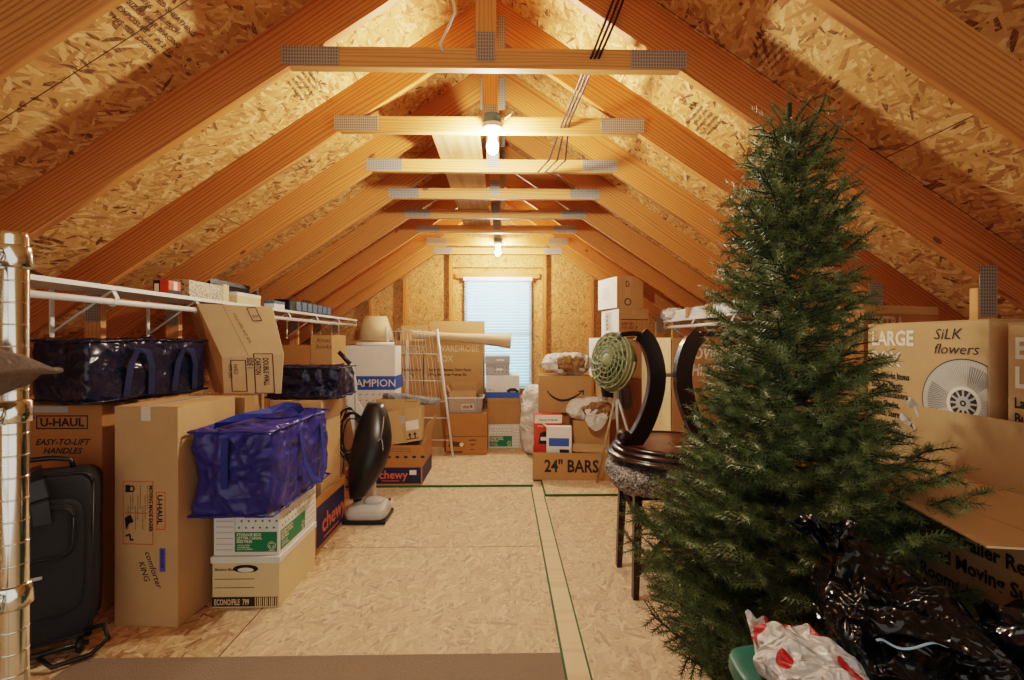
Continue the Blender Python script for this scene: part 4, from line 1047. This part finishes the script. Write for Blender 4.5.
def pil(u, v, s):
    a, b = 2*u-1, 2*v-1
    th = .046*(max(0, 1-abs(a)**6)*max(0, 1-abs(b)**6))**.5
    pin = 1-.10*(1-abs(a)**2)*abs(b)**3; pin2 = 1-.10*(1-abs(b)**2)*abs(a)**3
    return Vector((a*.215*pin2, b*.15*pin, .041+s*th*(.85 if s > 0 else .80)+.004*noise.noise(Vector((a*3, b*3, s)))))
mb = MB().grid(lambda u, v: pil(u, v, 1), 30, 24); mb.grid(lambda u, v: pil(1-u, v, -1), 30, 24)
build('pillow_cover', mb, M_pillow, t, True)
sm = MB(); ring = [pil(u, 0, 0) for u in [k/20 for k in range(21)]]+[pil(1, k/20, 0) for k in range(1, 21)]+[pil(1-k/20, 1, 0) for k in range(1, 21)]+[pil(0, 1-k/20, 0) for k in range(1, 21)]
build('piping', sm.tube(ring, .0035, 6), M_pillow, t, True)
# ================================================================== SUITCASE
sx0, sx1 = -2.33, -1.935
t = thing('suitcase', 'black upright soft suitcase standing left of the tall narrow box', 'suitcase', (-2.045, 2.035, 0)); t.rotation_euler = (R(-3), 0, R(32))
w, d, h0, h1 = .37, .22, .07, .815
def dd(u, q): return q+u*noise.noise(q*5)*.006
mb = super_box(20, 7, w/2, d/2, (h1-h0)/2, dd, False); mb.v = [(x, y, z+(h1+h0)/2) for x, y, z in mb.v]
build('suitcase_body', mb, M_suit, t, True)
def pocket(z0, z1, y, inset, name):
    mb = super_box(14, 6, w/2-inset, .022, (z1-z0)/2, None, False); mb.v = [(a, b+y, c+(z0+z1)/2) for a, b, c in mb.v]
    return build(name, mb, M_suit, t, True)
p1 = pocket(.20, .70, -d/2-.005, .035, 'front_pocket'); p2 = pocket(.45, .68, -d/2-.022, .06, 'upper_pocket')
def roundrect(hw, z0, z1, y, r=.05, n=6):
    pts = []
    for (cx, cz, a0) in ((hw-r, z1-r, 0), (-hw+r, z1-r, 90), (-hw+r, z0+r, 180), (hw-r, z0+r, 270)):
        for k in range(n+1): a = R(a0+90*k/n); pts.append((cx+r*math.cos(a), y, cz+r*math.sin(a)))
    return pts+[pts[0]]
build('zip_piping', MB().tube(roundrect(w/2-.065, .46, .67, -d/2-.045), .004, 6).tube(roundrect(w/2-.012, .085, .80, -d/2+.02), .006, 6).tube(roundrect(w/2-.012, .085, .80, d/2-.03), .006, 6), M_vinylblack, t, True)
build('zip_pull', MB().lathe([(.001, -.03), (.008, -.025), (.006, 0), (.009, .02), (.001, .028)], 10, Matrix.Translation((-w*.30, -d/2-.05, .475))), plain('brass_pull', (.55,.43,.22), .3, .9), t, True)
build('emblem', MB().box(-.02, .025, -d/2-.034, -d/2-.028, .375, .39), M_steel, t, bevel=.003)
stp = MB().bar([(-.06, d/2-.04, h1+.005), (-.02, -d/2+.02, h1+.012), (.0, -d/2-.03, h1-.05), (.02, -d/2-.058, .70), (.03, -d/2-.056, .61)], .055, .004, (1, 0, .3)); build('top_strap', stp, M_vinylblack, t)
build('strap_buckle', MB().box(-.035, .035, -.008, .008, -.045, .045), M_vinylblack, t, loc=(.008, -d/2-.05, .755), rot=(R(-15), R(-15), 0), bevel=.006)
build('carry_handle', MB().tube([(-.12, 0, h1-.005), (-.11, 0, h1+.035), (-.05, 0, h1+.05), (.02, 0, h1+.05), (.08, 0, h1+.035), (.09, 0, h1-.005)], .011, 8), M_vinylblack, t, True)
build('base_frame', MB().tube([(-w/2+.02, -d/2+.02, .045), (w/2-.02, -d/2+.02, .045)], .012, 8).tube([(w/2-.03, -d/2+.02, .10), (w/2+.035, -d/2-.02, .12), (w/2+.055, -d/2-.03, .06), (w/2+.0, -d/2-.05, .018), (w/2-.12, -d/2-.06, .014), (w/2-.17, -d/2-.02, .05)], .010, 8), M_vinylblack, t, True)
for x in (-1, 1):
    for y in (-1, 1):
        wq = build('wheel', MB().lathe([(.001, -.012), (.03, -.012), (.034, 0), (.03, .012), (.001, .012)], 20, Matrix.Rotation(PI/2, 4, 'Y')), M_vinylblack, t, True, loc=(x*(w/2-.05), y*(d/2-.035), .036))
# ================================================================== ZIP STORAGE BAGS
def zipbag(label, cx, cy, z0, hx, hy, hz, mat, strapmat, rz=0, seed=0, sag=.0, fr=5, amp=.045, straps=('front', 'right')):
    t = thing('storage_bag', label, 'bag', (cx, cy, z0), R(rz))
    def disp(u, q):
        c = crumple(q, fr, seed)
        q = q+u*c*amp
        q.z -= sag*(1-(abs(u.x)**2))*(1-abs(u.y)**2)*(1 if u.z > .3 else 0)
        return q
    mb = super_box(48, 11, hx, hy, hz, disp); mb.v = [(x, y, z+hz) for x, y, z in mb.v]
    build('bag_body', mb, mat, t, True)
    e = .012
    ring = [(-hx-e+.01, -hy-e+.01), (hx+e-.01, -hy-e+.01), (hx+e-.01, hy+e-.01), (-hx-e+.01, hy+e-.01)]
    def wob(x, y, z): return Vector((x, y, z+.012*noise.noise(Vector((x*6+seed, y*6, 0)))))
    for zz in (2*hz-.012, .02):
        pts = []
        for k in range(4):
            a, b = ring[k], ring[(k+1) % 4]
            for j in range(8): pts.append(wob(a[0]+(b[0]-a[0])*j/8, a[1]+(b[1]-a[1])*j/8, zz))
        build('seam_piping', MB().tube(pts+[pts[0]], .006, 6), mat, t, True)
    build('zip', MB().tube([wob(-hx*.9, 0, 2*hz-.0-sag*.8)+Vector((0, 0, .012))]+[wob(-hx*.9+hx*1.8*k/8, .0, 2*hz+.008-sag*(1-(-.9+1.8*k/8)**2)) for k in range(1, 8)]+[wob(hx*.9, 0, 2*hz+.01)], .006, 6), strapmat, t, True)
    return t
# navy bag on the tall boxes
t = zipbag('long dark navy zip bag lying on the two tall boxes', -2.095, 2.55, 1.078, .175, .34, .165, M_navybag, M_navystrap, -11, 2.3, .01, 7, .022)
hx, hy, hz = .175, .34, .165
for yy in (-.10, .17):
    build('handle_strap', MB().bar([(hx+.004, yy-.06, .03), (hx+.022, yy-.05, .20), (hx+.03, yy-.02, .27), (hx+.034, yy+.03, .26), (hx+.026, yy+.06, .18), (hx+.008, yy+.07, .03)], .035, .003, (0, 1, .1)), M_navystrap, t)
# small navy bag
t = zipbag('small dark navy zip bag on top of the tall plain carton behind the blue bag', X(312, 3.28), 3.29, .988, (X(350, 3.2)-X(274, 3.2))/2-.01, .16, .115, M_navybag, M_navystrap, -2, 6.1, .02, 8, .025)
# blue bag
bx0, bx1 = X(191, 2.26), X(275, 2.26)
hx, hy, hz = (bx1-bx0)/2, .36, .225
t = zipbag('bulky royal blue zip bag with webbing straps on the file boxes', (bx0+bx1)/2-.005, 2.25+hy, .507, hx, hy, hz, M_bluebag, M_strap, 0, 4.2, .012, 7, .032)
build('vertical_strap', MB().bar([(-hx*.10, -hy-.012, .40), (-hx*.10, -hy-.020, .30), (-hx*.10, -hy-.018, .16)], .035, .003, (1, 0, 0)), M_strap, t)
build('handle_strap', MB().bar([(-hx*.45, -hy+.02, 2*hz+.015), (-hx*.2, -hy+.14, 2*hz+.035), (hx*.3, -hy+.24, 2*hz+.055), (hx*.6, -hy+.30, 2*hz+.075), (hx*.75, -hy+.38, 2*hz+.06), (hx*.7, -hy+.45, 2*hz+.015)], .04, .003, (.4, .6, .3)), M_strap, t)
build('handle_strap', MB().bar([(hx+.01, -hy+.28, .38), (hx+.03, -hy+.30, .20), (hx+.055, -hy+.34, .10), (hx+.065, -hy+.42, .07), (hx+.06, -hy+.50, .12), (hx+.035, -hy+.54, .22), (hx+.012, -hy+.56, .38)], .04, .003, (0, 1, .2)), M_strap, t)
# ================================================================== VACUUM
vx, vy = X(369, 3.55), 3.55
t = thing('vacuum_cleaner', 'upright vacuum cleaner with black bag and silver head on the floor', 'vacuum cleaner', (vx, vy, 0))
def headf(u, q): return Vector((q.x*(1 if u.z < 0 else .93), q.y, q.z*(1.0 if u.y < .2 else .62)))
mb = super_box(16, 5, .155, .135, .05, lambda u, q: Vector((q.x*(1-.10*max(0, u.z)), q.y*(1-.12*max(0, u.z)), q.z+(.018*max(0, u.z)*max(0, u.y+.3))))); mb.v = [(x, y, z+.068) for x, y, z in mb.v]
build('vacuum_head', mb, M_silver, t, True)
build('bumper', MB().prism([(-.163, -.14), (.163, -.14), (.163, .13), (-.163, .13)], .008, .036, 'z'), M_vinylblack, t, bevel=.006)
mb = super_box(10, 3, .075, .06, .03, None, False); mb.v = [(x+.03, y+.03, z+.125) for x, y, z in mb.v]
build('motor_cover', mb, M_silver, t, True)
build('pedal', MB().box(.105, .14, .08, .125, .10, .118), M_vinylblack, t, bevel=.004)
for sx in (-1, 1): build('wheel', MB().lathe([(.001, -.012), (.024, -.012), (.024, .012), (.001, .012)], 16, Matrix.Translation((sx*.10, .12, .025)) @ Matrix.Rotation(PI/2, 4, 'Y')), M_vinylblack, t, True)
rel = lambda p: Vector(p)-Vector((vx, vy, 0))
nk = rel(P(358, 498, 3.60)); top = rel(P(355.5, 384, 3.78)); hb_ = rel(P(351, 365, 3.80)); he = rel(P(339, 352, 3.80))
build('neck', MB().tube([(nk.x, nk.y, .08), nk, nk+Vector((0, .02, .06))], [.035, .03, .022], 12), M_vinylblack, t, True)
build('handle_tube', MB().tube([nk, nk.lerp(top, .5), top, top.lerp(hb_, .5)+Vector((.003, 0, .01)), hb_, hb_.lerp(he, .25)], .0135, 12), M_silver, t, True)
build('hand_grip', MB().tube([hb_.lerp(he, .05), he], [.02, .018], 12), M_vinylblack, t, True)
# cloth bag: outline follows the photo, bulging towards the right front
n = 22; vs = []
prof = []
lo, hi = rel(P(357, 497, 3.52)), rel(P(375, 403, 3.74))
for k in range(n+1):
    s = k/n
    c = lo.lerp(hi, s); ww_ = .028+.125*math.sin(PI*min(1, .04+s*.9))**.75; dd_ = .03+.10*math.sin(PI*min(1, .05+s*.88))**.8
    c = c+Vector((.045*math.sin(PI*s), -.04*math.sin(PI*s), 0))
    prof.append((c, ww_, dd_))
mb = MB(); sg = 24
for (c, a, b) in prof:
    for k in range(sg):
        th = 2*PI*k/sg; mb.v.append((c.x+a*math.cos(th)*(1+.03*math.sin(th*5)), c.y+b*math.sin(th), c.z+.004*math.sin(3*th)))
for i in range(n):
    for k in range(sg): mb.f.append((i*sg+k, i*sg+(k+1) % sg, (i+1)*sg+(k+1) % sg, (i+1)*sg+k))
mb.f.append(tuple(range(sg-1, -1, -1))); mb.f.append(tuple(n*sg+k for k in range(sg)))
build('dust_bag', mb, M_vinylblack, t, True)
lg = MB()
cz = prof[12][0]
pts = [cz+Vector((.095+.02*math.cos(a), -.085, .045*math.sin(a)*1.6)) for a in [2*PI*k/20 for k in range(21)]]
lg.tube(pts, .004, 6).tube([cz+Vector((.10, -.09, .07)), cz+Vector((.115, -.08, .16)), cz+Vector((.118, -.07, .24))], .004, 6)
build('printed_emblem', lg, M_gray, t, True)
cord = MB()
for k in range(9):
    cx = top.lerp(nk, .28+.01*k)+Vector((-.055+.006*k, -.03-.004*(k % 4), -.12))
    rx, rz_ = .085+.010*(k % 3), .17+.015*(k % 4)
    cord.tube([cx+Vector((rx*math.cos(a)+.012*math.sin(2*a+k), .012*math.sin(a*2+k), rz_*math.sin(a))) for a in [2*PI*j/26 for j in range(27)]], .0055, 6)
cord.tube([top.lerp(nk, .5)+Vector((-.09, -.02, -.1)), top.lerp(nk, .7)+Vector((-.11, -.02, -.08)), top.lerp(nk, .85)+Vector((-.05, -.03, 0)), Vector((-.12, .05, .05)), Vector((-.19, .0, .012))], .0055, 6)
build('power_cord', cord, M_wireblack, t, True)
# ================================================================== WIRE RACK leaning by the wardrobe box
t = thing('wire_drying_rack', 'white wire drying rack leaning in front of the wardrobe box', 'rack', (X(420, 5.3), 5.3, .019))
b0 = Vector(t.location)
rA, rB = P(453, 455.5, 5.30), P(437, 329, 5.39); lA, lB = P(397, 446, 5.34), P(386.5, 327, 5.40)
rA.z = .025; lA.z = .025
build('rail', MB().tube([rA-b0, rB-b0], .014, 10), M_whitemetal, t, True); build('rail', MB().tube([lA-b0, lB-b0], .014, 10), M_whitemetal, t, True)
mb = MB()
for s in (.13, .30, .43, .59, .80, .97):
    mb.tube([lA.lerp(lB, s)-b0, rA.lerp(rB, s)-b0], .004, 6)
for s0, s1 in ((.43, .63), (.59, .79), (.80, .99)):
    nL = 7
    for k in range(nL):
        u0, u1 = (k+.2)/nL, (k+.8)/nL
        def q(u, s): return lA.lerp(lB, s).lerp(rA.lerp(rB, s), u)-b0
        mb.tube([q(u0, s0), q(u0, s1-.03), q(u0*.7+u1*.3, s1), q(u0*.3+u1*.7, s1), q(u1, s1-.03), q(u1, s0)], .0022, 6)
build('wire_grid', mb, M_whitemetal, t, True)
# ================================================================== FAN ON TRIPOD
fy = 4.22
fc = P(614, 361, fy)
t = thing('floor_fan', 'sage green metal fan on thin tripod legs beside the far carton stack', 'fan', (fc.x, fc.y, 0))
ax = Vector((-.90, -.42, .16)).normalized()
q = ax.to_track_quat('Z', 'Y').to_matrix().to_4x4(); MT = Matrix.Translation((0, 0, fc.z)) @ q
rf = .265
build('fan_housing', MB().lathe([(.05, -.20), (.13, -.17), (.20, -.10), (.235, -.03), (.25, .02), (.262, .035), (.262, .06), (.25, .062), (.235, .02), (.19, -.06), (.05, -.12)], 48, MT), M_sage, t, True)
gr = MB()
for r_, z_ in ((.26, .064), (.215, .075), (.17, .083), (.125, .088), (.08, .09), (.268, .03)): gr.tube([MT @ Vector((r_*math.cos(a), r_*math.sin(a), z_)) for a in [2*PI*k/48 for k in range(49)]], .006 if r_ < .2 else .008, 6)
build('grille_rings', gr, M_sage, t, True)
sp_ = MB()
for k in range(16):
    a = 2*PI*k/16; sp_.bar([MT @ Vector((r_*math.cos(a+(.26-r_)*2.4), r_*math.sin(a+(.26-r_)*2.4), .088-(r_/.26)**2*.022)) for r_ in (.06, .12, .18, .225, .262)], .03, .004, MT.to_3x3() @ Vector((math.cos(a+1.5), math.sin(a+1.5), .6)))
build('grille_vanes', sp_, M_sage, t)
build('hub', MB().lathe([(.001, .10), (.03, .098), (.062, .092), (.065, .07), (.02, .0), (.02, -.15)], 28, MT), M_sage, t, True)
bd = MB()
for k in range(5):
    a = 2*PI*k/5
    def bf(u, v, a=a): r_ = .03+.17*u; th = a+(v-.5)*.8; return MT @ Vector((r_*math.cos(th), r_*math.sin(th), .0+.045*(v-.5)))
    bd.grid(bf, 4, 4)
build('fan_blades', bd, M_sage, t, True)
yk = MB(); side = ax.cross(Vector((0, 0, 1))).normalized(); upv = side.cross(ax).normalized()
cc = Vector((0, 0, fc.z))
yk.tube([cc+side*.285*math.cos(a)+upv*.285*math.sin(a) for a in [R(-180+15*k) for k in range(13)]], .009, 8)
build('yoke', yk, M_sage, t, True)
jt = Vector((.02, 0, fc.z-.30))
build('tripod_head', MB().tube([cc-upv*.285, jt+Vector((0, 0, .02)), jt-Vector((0, 0, .05))], [.016, .028, .024], 10), M_silver, t, True)
f1 = P(597, 482, 4.33); f2 = Vector((fc.x+.10, fc.y-.08, .02)); f3 = Vector((fc.x+.33, fc.y+.24, .02))
f1 = Vector((f1.x, 4.33, .02))
for f_, mt_ in ((f1, plain('tan_leg', (.36,.27,.15), .5)), (Vector((X(618, 4.36), 4.36, .335)), M_silver), (Vector((fc.x+.28, fc.y-.04, .02)), M_silver)):
    f_ = Vector(f_)
    if f_.z > .1: f_ = Vector((fc.x+.06, fc.y+.06, .33))
    build('leg', MB().tube([jt, f_-Vector((fc.x, fc.y, 0))], .012, 8), mt_, t, True)
# ================================================================== STOOL + UPTURNED TABLE
sx_, sy_ = .885, 2.60
t = thing('bar_stool', 'dark wooden stool with fluffy grey seat under the upturned table', 'stool', (sx_, sy_, 0))
for (x, y) in ((-.165, -.165), (-.165, .165), (.165, -.165), (.165, .165)):
    build('leg', MB().bar([(x*1.06, y*1.06, 0), (x*.99, y*.99, .30), (x*.93, y*.93, .60)], [.030, .040, .044], .042, (1, 0, 0)), M_darkwood, t)
build('apron', MB().box(-.17, .17, -.175, -.14, .53, .585).box(-.17, .17, .14, .175, .53, .585).box(-.175, -.14, -.14, .14, .53, .585).box(.14, .175, -.14, .14, .53, .585), M_darkwood, t)
for (a, b) in (((-.155, -.155), (.155, .155)), ((-.155, .155), (.155, -.155))):
    m = MB().bar([(a[0], a[1], .50), (a[0]*.5+b[0]*.5*.0+a[0]*.1, a[1]*.6, .37), (0, 0, .325), (b[0]*.6, b[1]*.6, .37), (b[0], b[1], .50)], .035, .03, (0, 0, 1))
    build('stretcher', m, M_darkwood, t)
m = MB().bar([(-.16, -.155, .12), (-.02, -.155, .29), (.15, -.155, .46)], .035, .02, (0, 1, 0)).bar([(-.16, -.158, .46), (-.02, -.158, .31), (.15, -.158, .16)], .035, .02, (0, 1, 0))
build('cross_brace', m, M_darkwood, t)
fu = NT('grey_fluffy_fabric'); v = fu.coord(); fu.base(fu.ramp(fu.noise(v, 95, 3, .7), [(.36, (.04,.038,.037)), (.5, (.26,.25,.24)), (.62, (.72,.70,.68))])); fu.set(Roughness=.6); fu.bump(fu.noise(v, 95, 3, .7), 1.0, .02)
def dd(u, q): return q+u*(.010*noise.noise(q*40)+.006*noise.noise(q*90))
mb = super_box(40, 3.2, .275, .275, .088, dd, False); mb.v = [(x, y, z+.631) for x, y, z in mb.v]
build('seat', mb, fu.m, t, True)
tz = .722
tx_, ty_ = .975, 2.62
t = thing('round_table', 'upturned dark round table with curved legs resting on the fluffy stool', 'table', (tx_, ty_, tz))
build('table_top', MB().lathe([(.30, 0), (.345, .002), (.362, .012), (.362, .022), (.345, .030), (.330, .034), (.335, .042), (.335, .052), (.318, .060), (.312, .064), (.318, .070), (.318, .080), (.298, .088), (.285, .088), (.28, .078), (.001, .078)], 72), M_darkwood, t, True)
build('underside_panel', MB().lathe([(.278, .0785), (.26, .082), (.001, .082)], 48), M_redwood, t, True)
build('paper_strip', MB().box(-.05, .05, -.008, .008, .0825, .0835), M_whiteprint, t, loc=(.03, -.12, 0), rot=(0, 0, .2))
def rl(px, py, y): return P(px, py, y)-Vector((tx_, ty_, tz))
ly = 2.56
cpts = [(626, 449), (634, 441), (643, 427), (650, 410), (655, 392), (656.5, 375), (654, 358), (648, 343), (640, 334)]
def spline(pts, n=5):
    out = []
    for i in range(len(pts)-1):
        p0, p1, p2, p3 = pts[max(i-1, 0)], pts[i], pts[i+1], pts[min(i+2, len(pts)-1)]
        for k in range(n):
            s = k/n; out.append(tuple(.5*((2*p1[j])+(-p0[j]+p2[j])*s+(2*p0[j]-5*p1[j]+4*p2[j]-p3[j])*s*s+(-p0[j]+3*p1[j]-3*p2[j]+p3[j])*s**3) for j in range(len(p1))))
    return out+[pts[-1]]
cs = spline(cpts)
for sg in (0, 1):
    pts = []
    for (px, py) in cs:
        if sg: px = 2*669.5-px
        q = rl(px, py, ly); q.z = max(q.z, .085); pts.append(q)
    n = len(pts)
    ws = [.070+.025*math.sin(PI*i/(n-1)) for i in range(n)]
    lg = build('curved_leg', MB().bar(pts, .055, .092, (0, 1, 0)), M_darkwood, t, bevel=.012)
    c = pts[0]
    build('scroll_foot', MB().lathe([(.001, -.042), (.03, -.042), (.04, -.034), (.04, .034), (.03, .042), (.001, .042)], 24, Matrix.Translation(c+Vector((-.012 if not sg else .012, 0, .040))) @ Matrix.Rotation(PI/2, 4, 'X')), M_darkwood, lg, True)
    e = pts[-1]
    build('leg_end', MB().bar([e, e+Vector((-.05 if not sg else .05, 0, .004)), e+Vector((-.12 if not sg else .12, 0, -.004))], .07, .028, (0, 1, 0)), M_darkwood, lg, bevel=.006)
a = rl(657, 375, ly); b = rl(682, 375, ly)
build('stretcher_rod', MB().tube([a, b], .011, 12), M_steel, t, True)
bk = [rl(px, py, ly)+Vector((0, .18, 0)) for px, py in spline([(648, 440), (664, 425), (668, 400), (668, 375), (664, 350), (655, 335)])]
# ================================================================== CHRISTMAS TREE
TX, TY = X(781, 1.5), 1.5
t = thing('christmas_tree', 'tall green artificial christmas tree standing right of the aisle', 'tree', (TX, TY, 0)); t.rotation_euler = (0, .013, 0)
H_ = Z(790, 86, 1.5)
rnd = random.Random(11)
prof = [(.30, .36), (.42, .46), (.55, .50), (.66, .475), (.76, .43), (.87, .355), (.98, .31), (1.08, .285), (1.20, .25), (1.37, .215), (1.53, .205), (1.70, .19), (1.87, .16), (2.03, .13), (2.13, .09), (2.20, .06)]
def rad(z):
    if z <= prof[0][0]: return prof[0][1]
    for (a, ra), (b, rb) in zip(prof[:-1], prof[1:]):
        if a <= z <= b: return ra+(rb-ra)*(z-a)/(b-a)
    return .04
NV = []; NF = []; WD = MB()
def needles(p0, p1, L, dens, w):
    d = (p1-p0); l = d.length
    if l < 1e-5: return
    d = d/l; a = d.orthogonal().normalized(); b = d.cross(a)
    n = max(6, int(l*dens)); ph = rnd.random()*6.28
    for i in range(n):
        s = (i+rnd.random())/n; th = ph+i*2.39996+rnd.uniform(-.3, .3)
        r = a*math.cos(th)+b*math.sin(th)
        tip_l = L*(.75+.5*rnd.random())
        q = p0+d*(l*s); e = q+(r*.95+d*(.40+.35*s*s)).normalized()*tip_l
        sd = d.cross(r)*w
        k = len(NV); NV.extend((tuple(q-sd), tuple(q+sd), tuple(e))); NF.append((k, k+1, k+2))
def limit(p):
    """keep branches out of the open box on the right and above the floor"""
    if p.z < .965 and p.x > 1.19-TX and (p.y+TY) > .80: p.x = 1.19-TX-rnd.random()*.02
    if p.z > .95 and p.x > 1.47-TX: p.x = 1.47-TX
    if p.z < .06: p.z = .06
    return p
z = .34; lev = 0
while z < H_-.10:
    r = rad(z); nb = max(5, int(9+r*9)) if z < 1.9 else 6
    off = rnd.random()*6.28
    for k in range(nb):
        az = off+2*PI*k/nb+rnd.uniform(-.22, .22)
        ln = r*(.80+.30*rnd.random())
        if .80 < z < 1.0 and math.cos(az+.5) > .55: ln *= 1.36
        up = .22+.18*rnd.random() if z < 1.7 else .45+.3*rnd.random()
        zz = z+rnd.uniform(-.03, .03)-ln*up*.5
        zz = max(zz, .12)
        base_p = Vector((0, 0, zz)); dr = Vector((math.cos(az), math.sin(az), 0)); sv = Vector((-math.sin(az), math.cos(az), 0))
        pts = []
        for i in range(6):
            s = i/5; pts.append(limit(base_p+dr*ln*s+Vector((0, 0, ln*up*(s**1.5)-.03*math.sin(PI*s)))+sv*(.03*noise.noise(Vector((az*3, s*2, z))))))
        WD.tube(pts, [.006, .005, .0045, .004, .003, .002], 5, cap=False)
        for i in range(5):
            if i >= 1 or r < .25: needles(pts[i], pts[i+1], .023, 380, .0015)
        nt = max(3, int(ln/.034))
        for j in range(nt):
            s = .22+.78*(j+.5)/nt; i = min(4, int(s*5)); q = pts[i].lerp(pts[i+1], s*5-i)
            for sd in (-1, 1):
                tl = (.045+.060*(1-abs(s-.45)))*(.8+.4*rnd.random())*(1 if ln > .2 else .7)
                dirv = (dr*.75+sv*sd*(.85+.3*rnd.random())+Vector((0, 0, rnd.uniform(-.25, .6)))).normalized()
                e = limit(q+dirv*tl); WD.tube([q, e], [.0025, .0012], 4, cap=False)
                needles(q, e, .024, 560, .0017)
        e = limit(pts[5]+(dr+Vector((0, 0, .35+.3*rnd.random()))).normalized()*.055); needles(pts[5], e, .022, 520, .0011)
    z += .054+.018*rnd.random() if z < 1.7 else .047
    lev += 1
for k in range(7):
    az = k*2.4; z0 = H_-.26+.025*k; q = Vector((0, 0, z0)); e = q+Vector((math.cos(az)*.07, math.sin(az)*.07, .085)); needles(q, e, .022, 560, .0014); WD.tube([q, e], [.003, .0015], 4)
needles(Vector((0, 0, H_-.30)), Vector((0, 0, H_-.015)), .024, 600, .0012)
gm_ = NT('tree_needles'); v = gm_.coord()
f_ = gm_.noise(v, 16, 3, .65); f2_ = gm_.noise(v, 320, 1)
gm_.base(gm_.ramp(gm_.math('ADD', gm_.math('MULTIPLY', f_, .6), gm_.math('MULTIPLY', f2_, .4)), [(.32, (.042,.072,.024)), (.5, (.135,.185,.066)), (.68, (.31,.37,.16))])); gm_.set(Roughness=.42)
fo = MB(); fo.v = NV; fo.f = NF
build('foliage', fo, gm_.m, t)
build('branches', WD, plain('branch_wire', (.02,.035,.015), .7), t, True)
build('trunk', MB().tube([(0, 0, .03), (0, 0, H_-.06)], [.016, .008], 10), plain('trunk_pole', (.02,.04,.018), .6), t, True)
sd_ = MB()
for k in range(3): sd_.bar([(0, 0, .16), (.15*math.cos(k*2.09), .15*math.sin(k*2.09), .06), (.27*math.cos(k*2.09), .27*math.sin(k*2.09), .006)], .03, .008, (-math.sin(k*2.09), math.cos(k*2.09), 0))
build('tree_stand', sd_, M_green, t)
# ================================================================== FOREGROUND TOTES AND BAGS
def tote(label, x0, x1, y0, y1, z0, z1, rot=0, open_=False):
    w, d, h = x1-x0, y1-y0, z1-z0
    t = thing('storage_tote', label, 'tote', ((x0+x1)/2, (y0+y1)/2, z0), R(rot))
    mb = super_box(12, 9, w/2-.015, d/2-.015, (h-.03)/2, lambda u, q: Vector((q.x*(.93+.07*(u.z*.5+.5)), q.y*(.93+.07*(u.z*.5+.5)), q.z))); mb.v = [(x, y, z+(h-.03)/2) for x, y, z in mb.v]
    build('tote_body', mb, M_teal, t, True)
    mb = super_box(14, 10, w/2, d/2, .02, None, False); mb.v = [(x, y, z+h-.02) for x, y, z in mb.v]
    build('tote_lid', mb, M_teal, t, True)
    mb = super_box(14, 10, w/2-.04, d/2-.04, .006, None, False); mb.v = [(x, y, z+h-.001) for x, y, z in mb.v]
    build('lid_panel', mb, M_teal, t, True)
    return t
tx0, tx1 = X(717, .97), 1.16
tote('green lidded plastic tote under the black trash bags, upper of two', tx0, tx1, .50, .97, .375, Z(740, 641, .97), 0)
tote('green plastic tote beneath the upper green tote', tx0, tx1, .50, .97, .0, .373, 0)
zt = Z(740, 641, .97)+.002
# white and red shopping bag
def shp(u, q): return Vector((q.x*(1-.15*max(0, u.z)), q.y, q.z+.02*u.x*0))
t = bag('white and red plastic shopping bag on the green tote', 'plastic_bag', X(790, .86)+.012, .80, zt, .085, .115, .04, M_redwhite, 3.6, 36, .035, 10, 21, -12)
build('bag_corner', MB().grid(lambda u, v: Vector((-.082+.04*u, .085+.05*v*(1-u*.4), .045+.03*v+.012*noise.noise(Vector((u*3, v*3, 5))))), 8, 8), M_redwhite, t, True)
# big black trash bag
def peak(u, q):
    r = math.hypot(u.x+.25, u.y-.1)
    if u.z > 0:
        q.z += .09*math.exp(-((u.x+.55)**2+(u.y-.3)**2)*5)+.03*math.exp(-((u.x-.2)**2+(u.y)**2)*4)-.05*max(0, u.x-.2)
    return q
t = bag('big glossy black trash bag on the green tote in front of the tree', 'trash_bag', .825, .885, zt, .15, .185, .062, M_trash, 2.6, 60, .06, 10, 33, -12, peak)
def knot(u, v):
    a = 2*PI*u; r = .012+.055*v**1.3*(1+.35*math.sin(3*a)+.2*math.sin(7*a+1))
    return Vector((-.085+r*math.cos(a)-.045*v, .06+r*math.sin(a)*.7+.05*v, .165+.065*v+.012*math.sin(5*a)*v))
build('gathered_neck', MB().grid(knot, 40, 8), M_trash, t, True)
cl_ = MB().grid(lambda u, v: Vector((-.17+.20*u, -.14+.03*math.sin(u*6)+.05*v, .125-.012*math.cos(u*5)+.02*v)), 16, 4)
build('fold', cl_, M_trash, t, True)
build('drawstring', MB().tube([Vector((-.150+.13*u, -.150+.03*u+.01*math.sin(u*7), .122+.010*math.cos(u*9))) for u in [k/16 for k in range(17)]], .002, 6), plain('pale_blue_drawstring', (.35,.50,.62), .3), t, True)
Mb2 = plastic_bag('black_trash_plastic_blue_sheen', (.006,.007,.010), .16, 11, .6, spec=.8)
t = bag('black trash bag with blue sheen at the right edge of the photo', 'trash_bag', 1.085, .84, zt, .095, .12, .055, Mb2, 2.6, 50, .06, 10, 47, 20)
build('blue_label_fold', MB().grid(lambda u, v: Vector((-.095+.05*u+.03*v, -.06+.05*v, .085+.055*v-.05*u+.01*noise.noise(Vector((u*5, v*5, 1))))), 10, 10), plastic_bag('blue_plastic', (.04,.20,.48), .2, 16, .6), t, True)
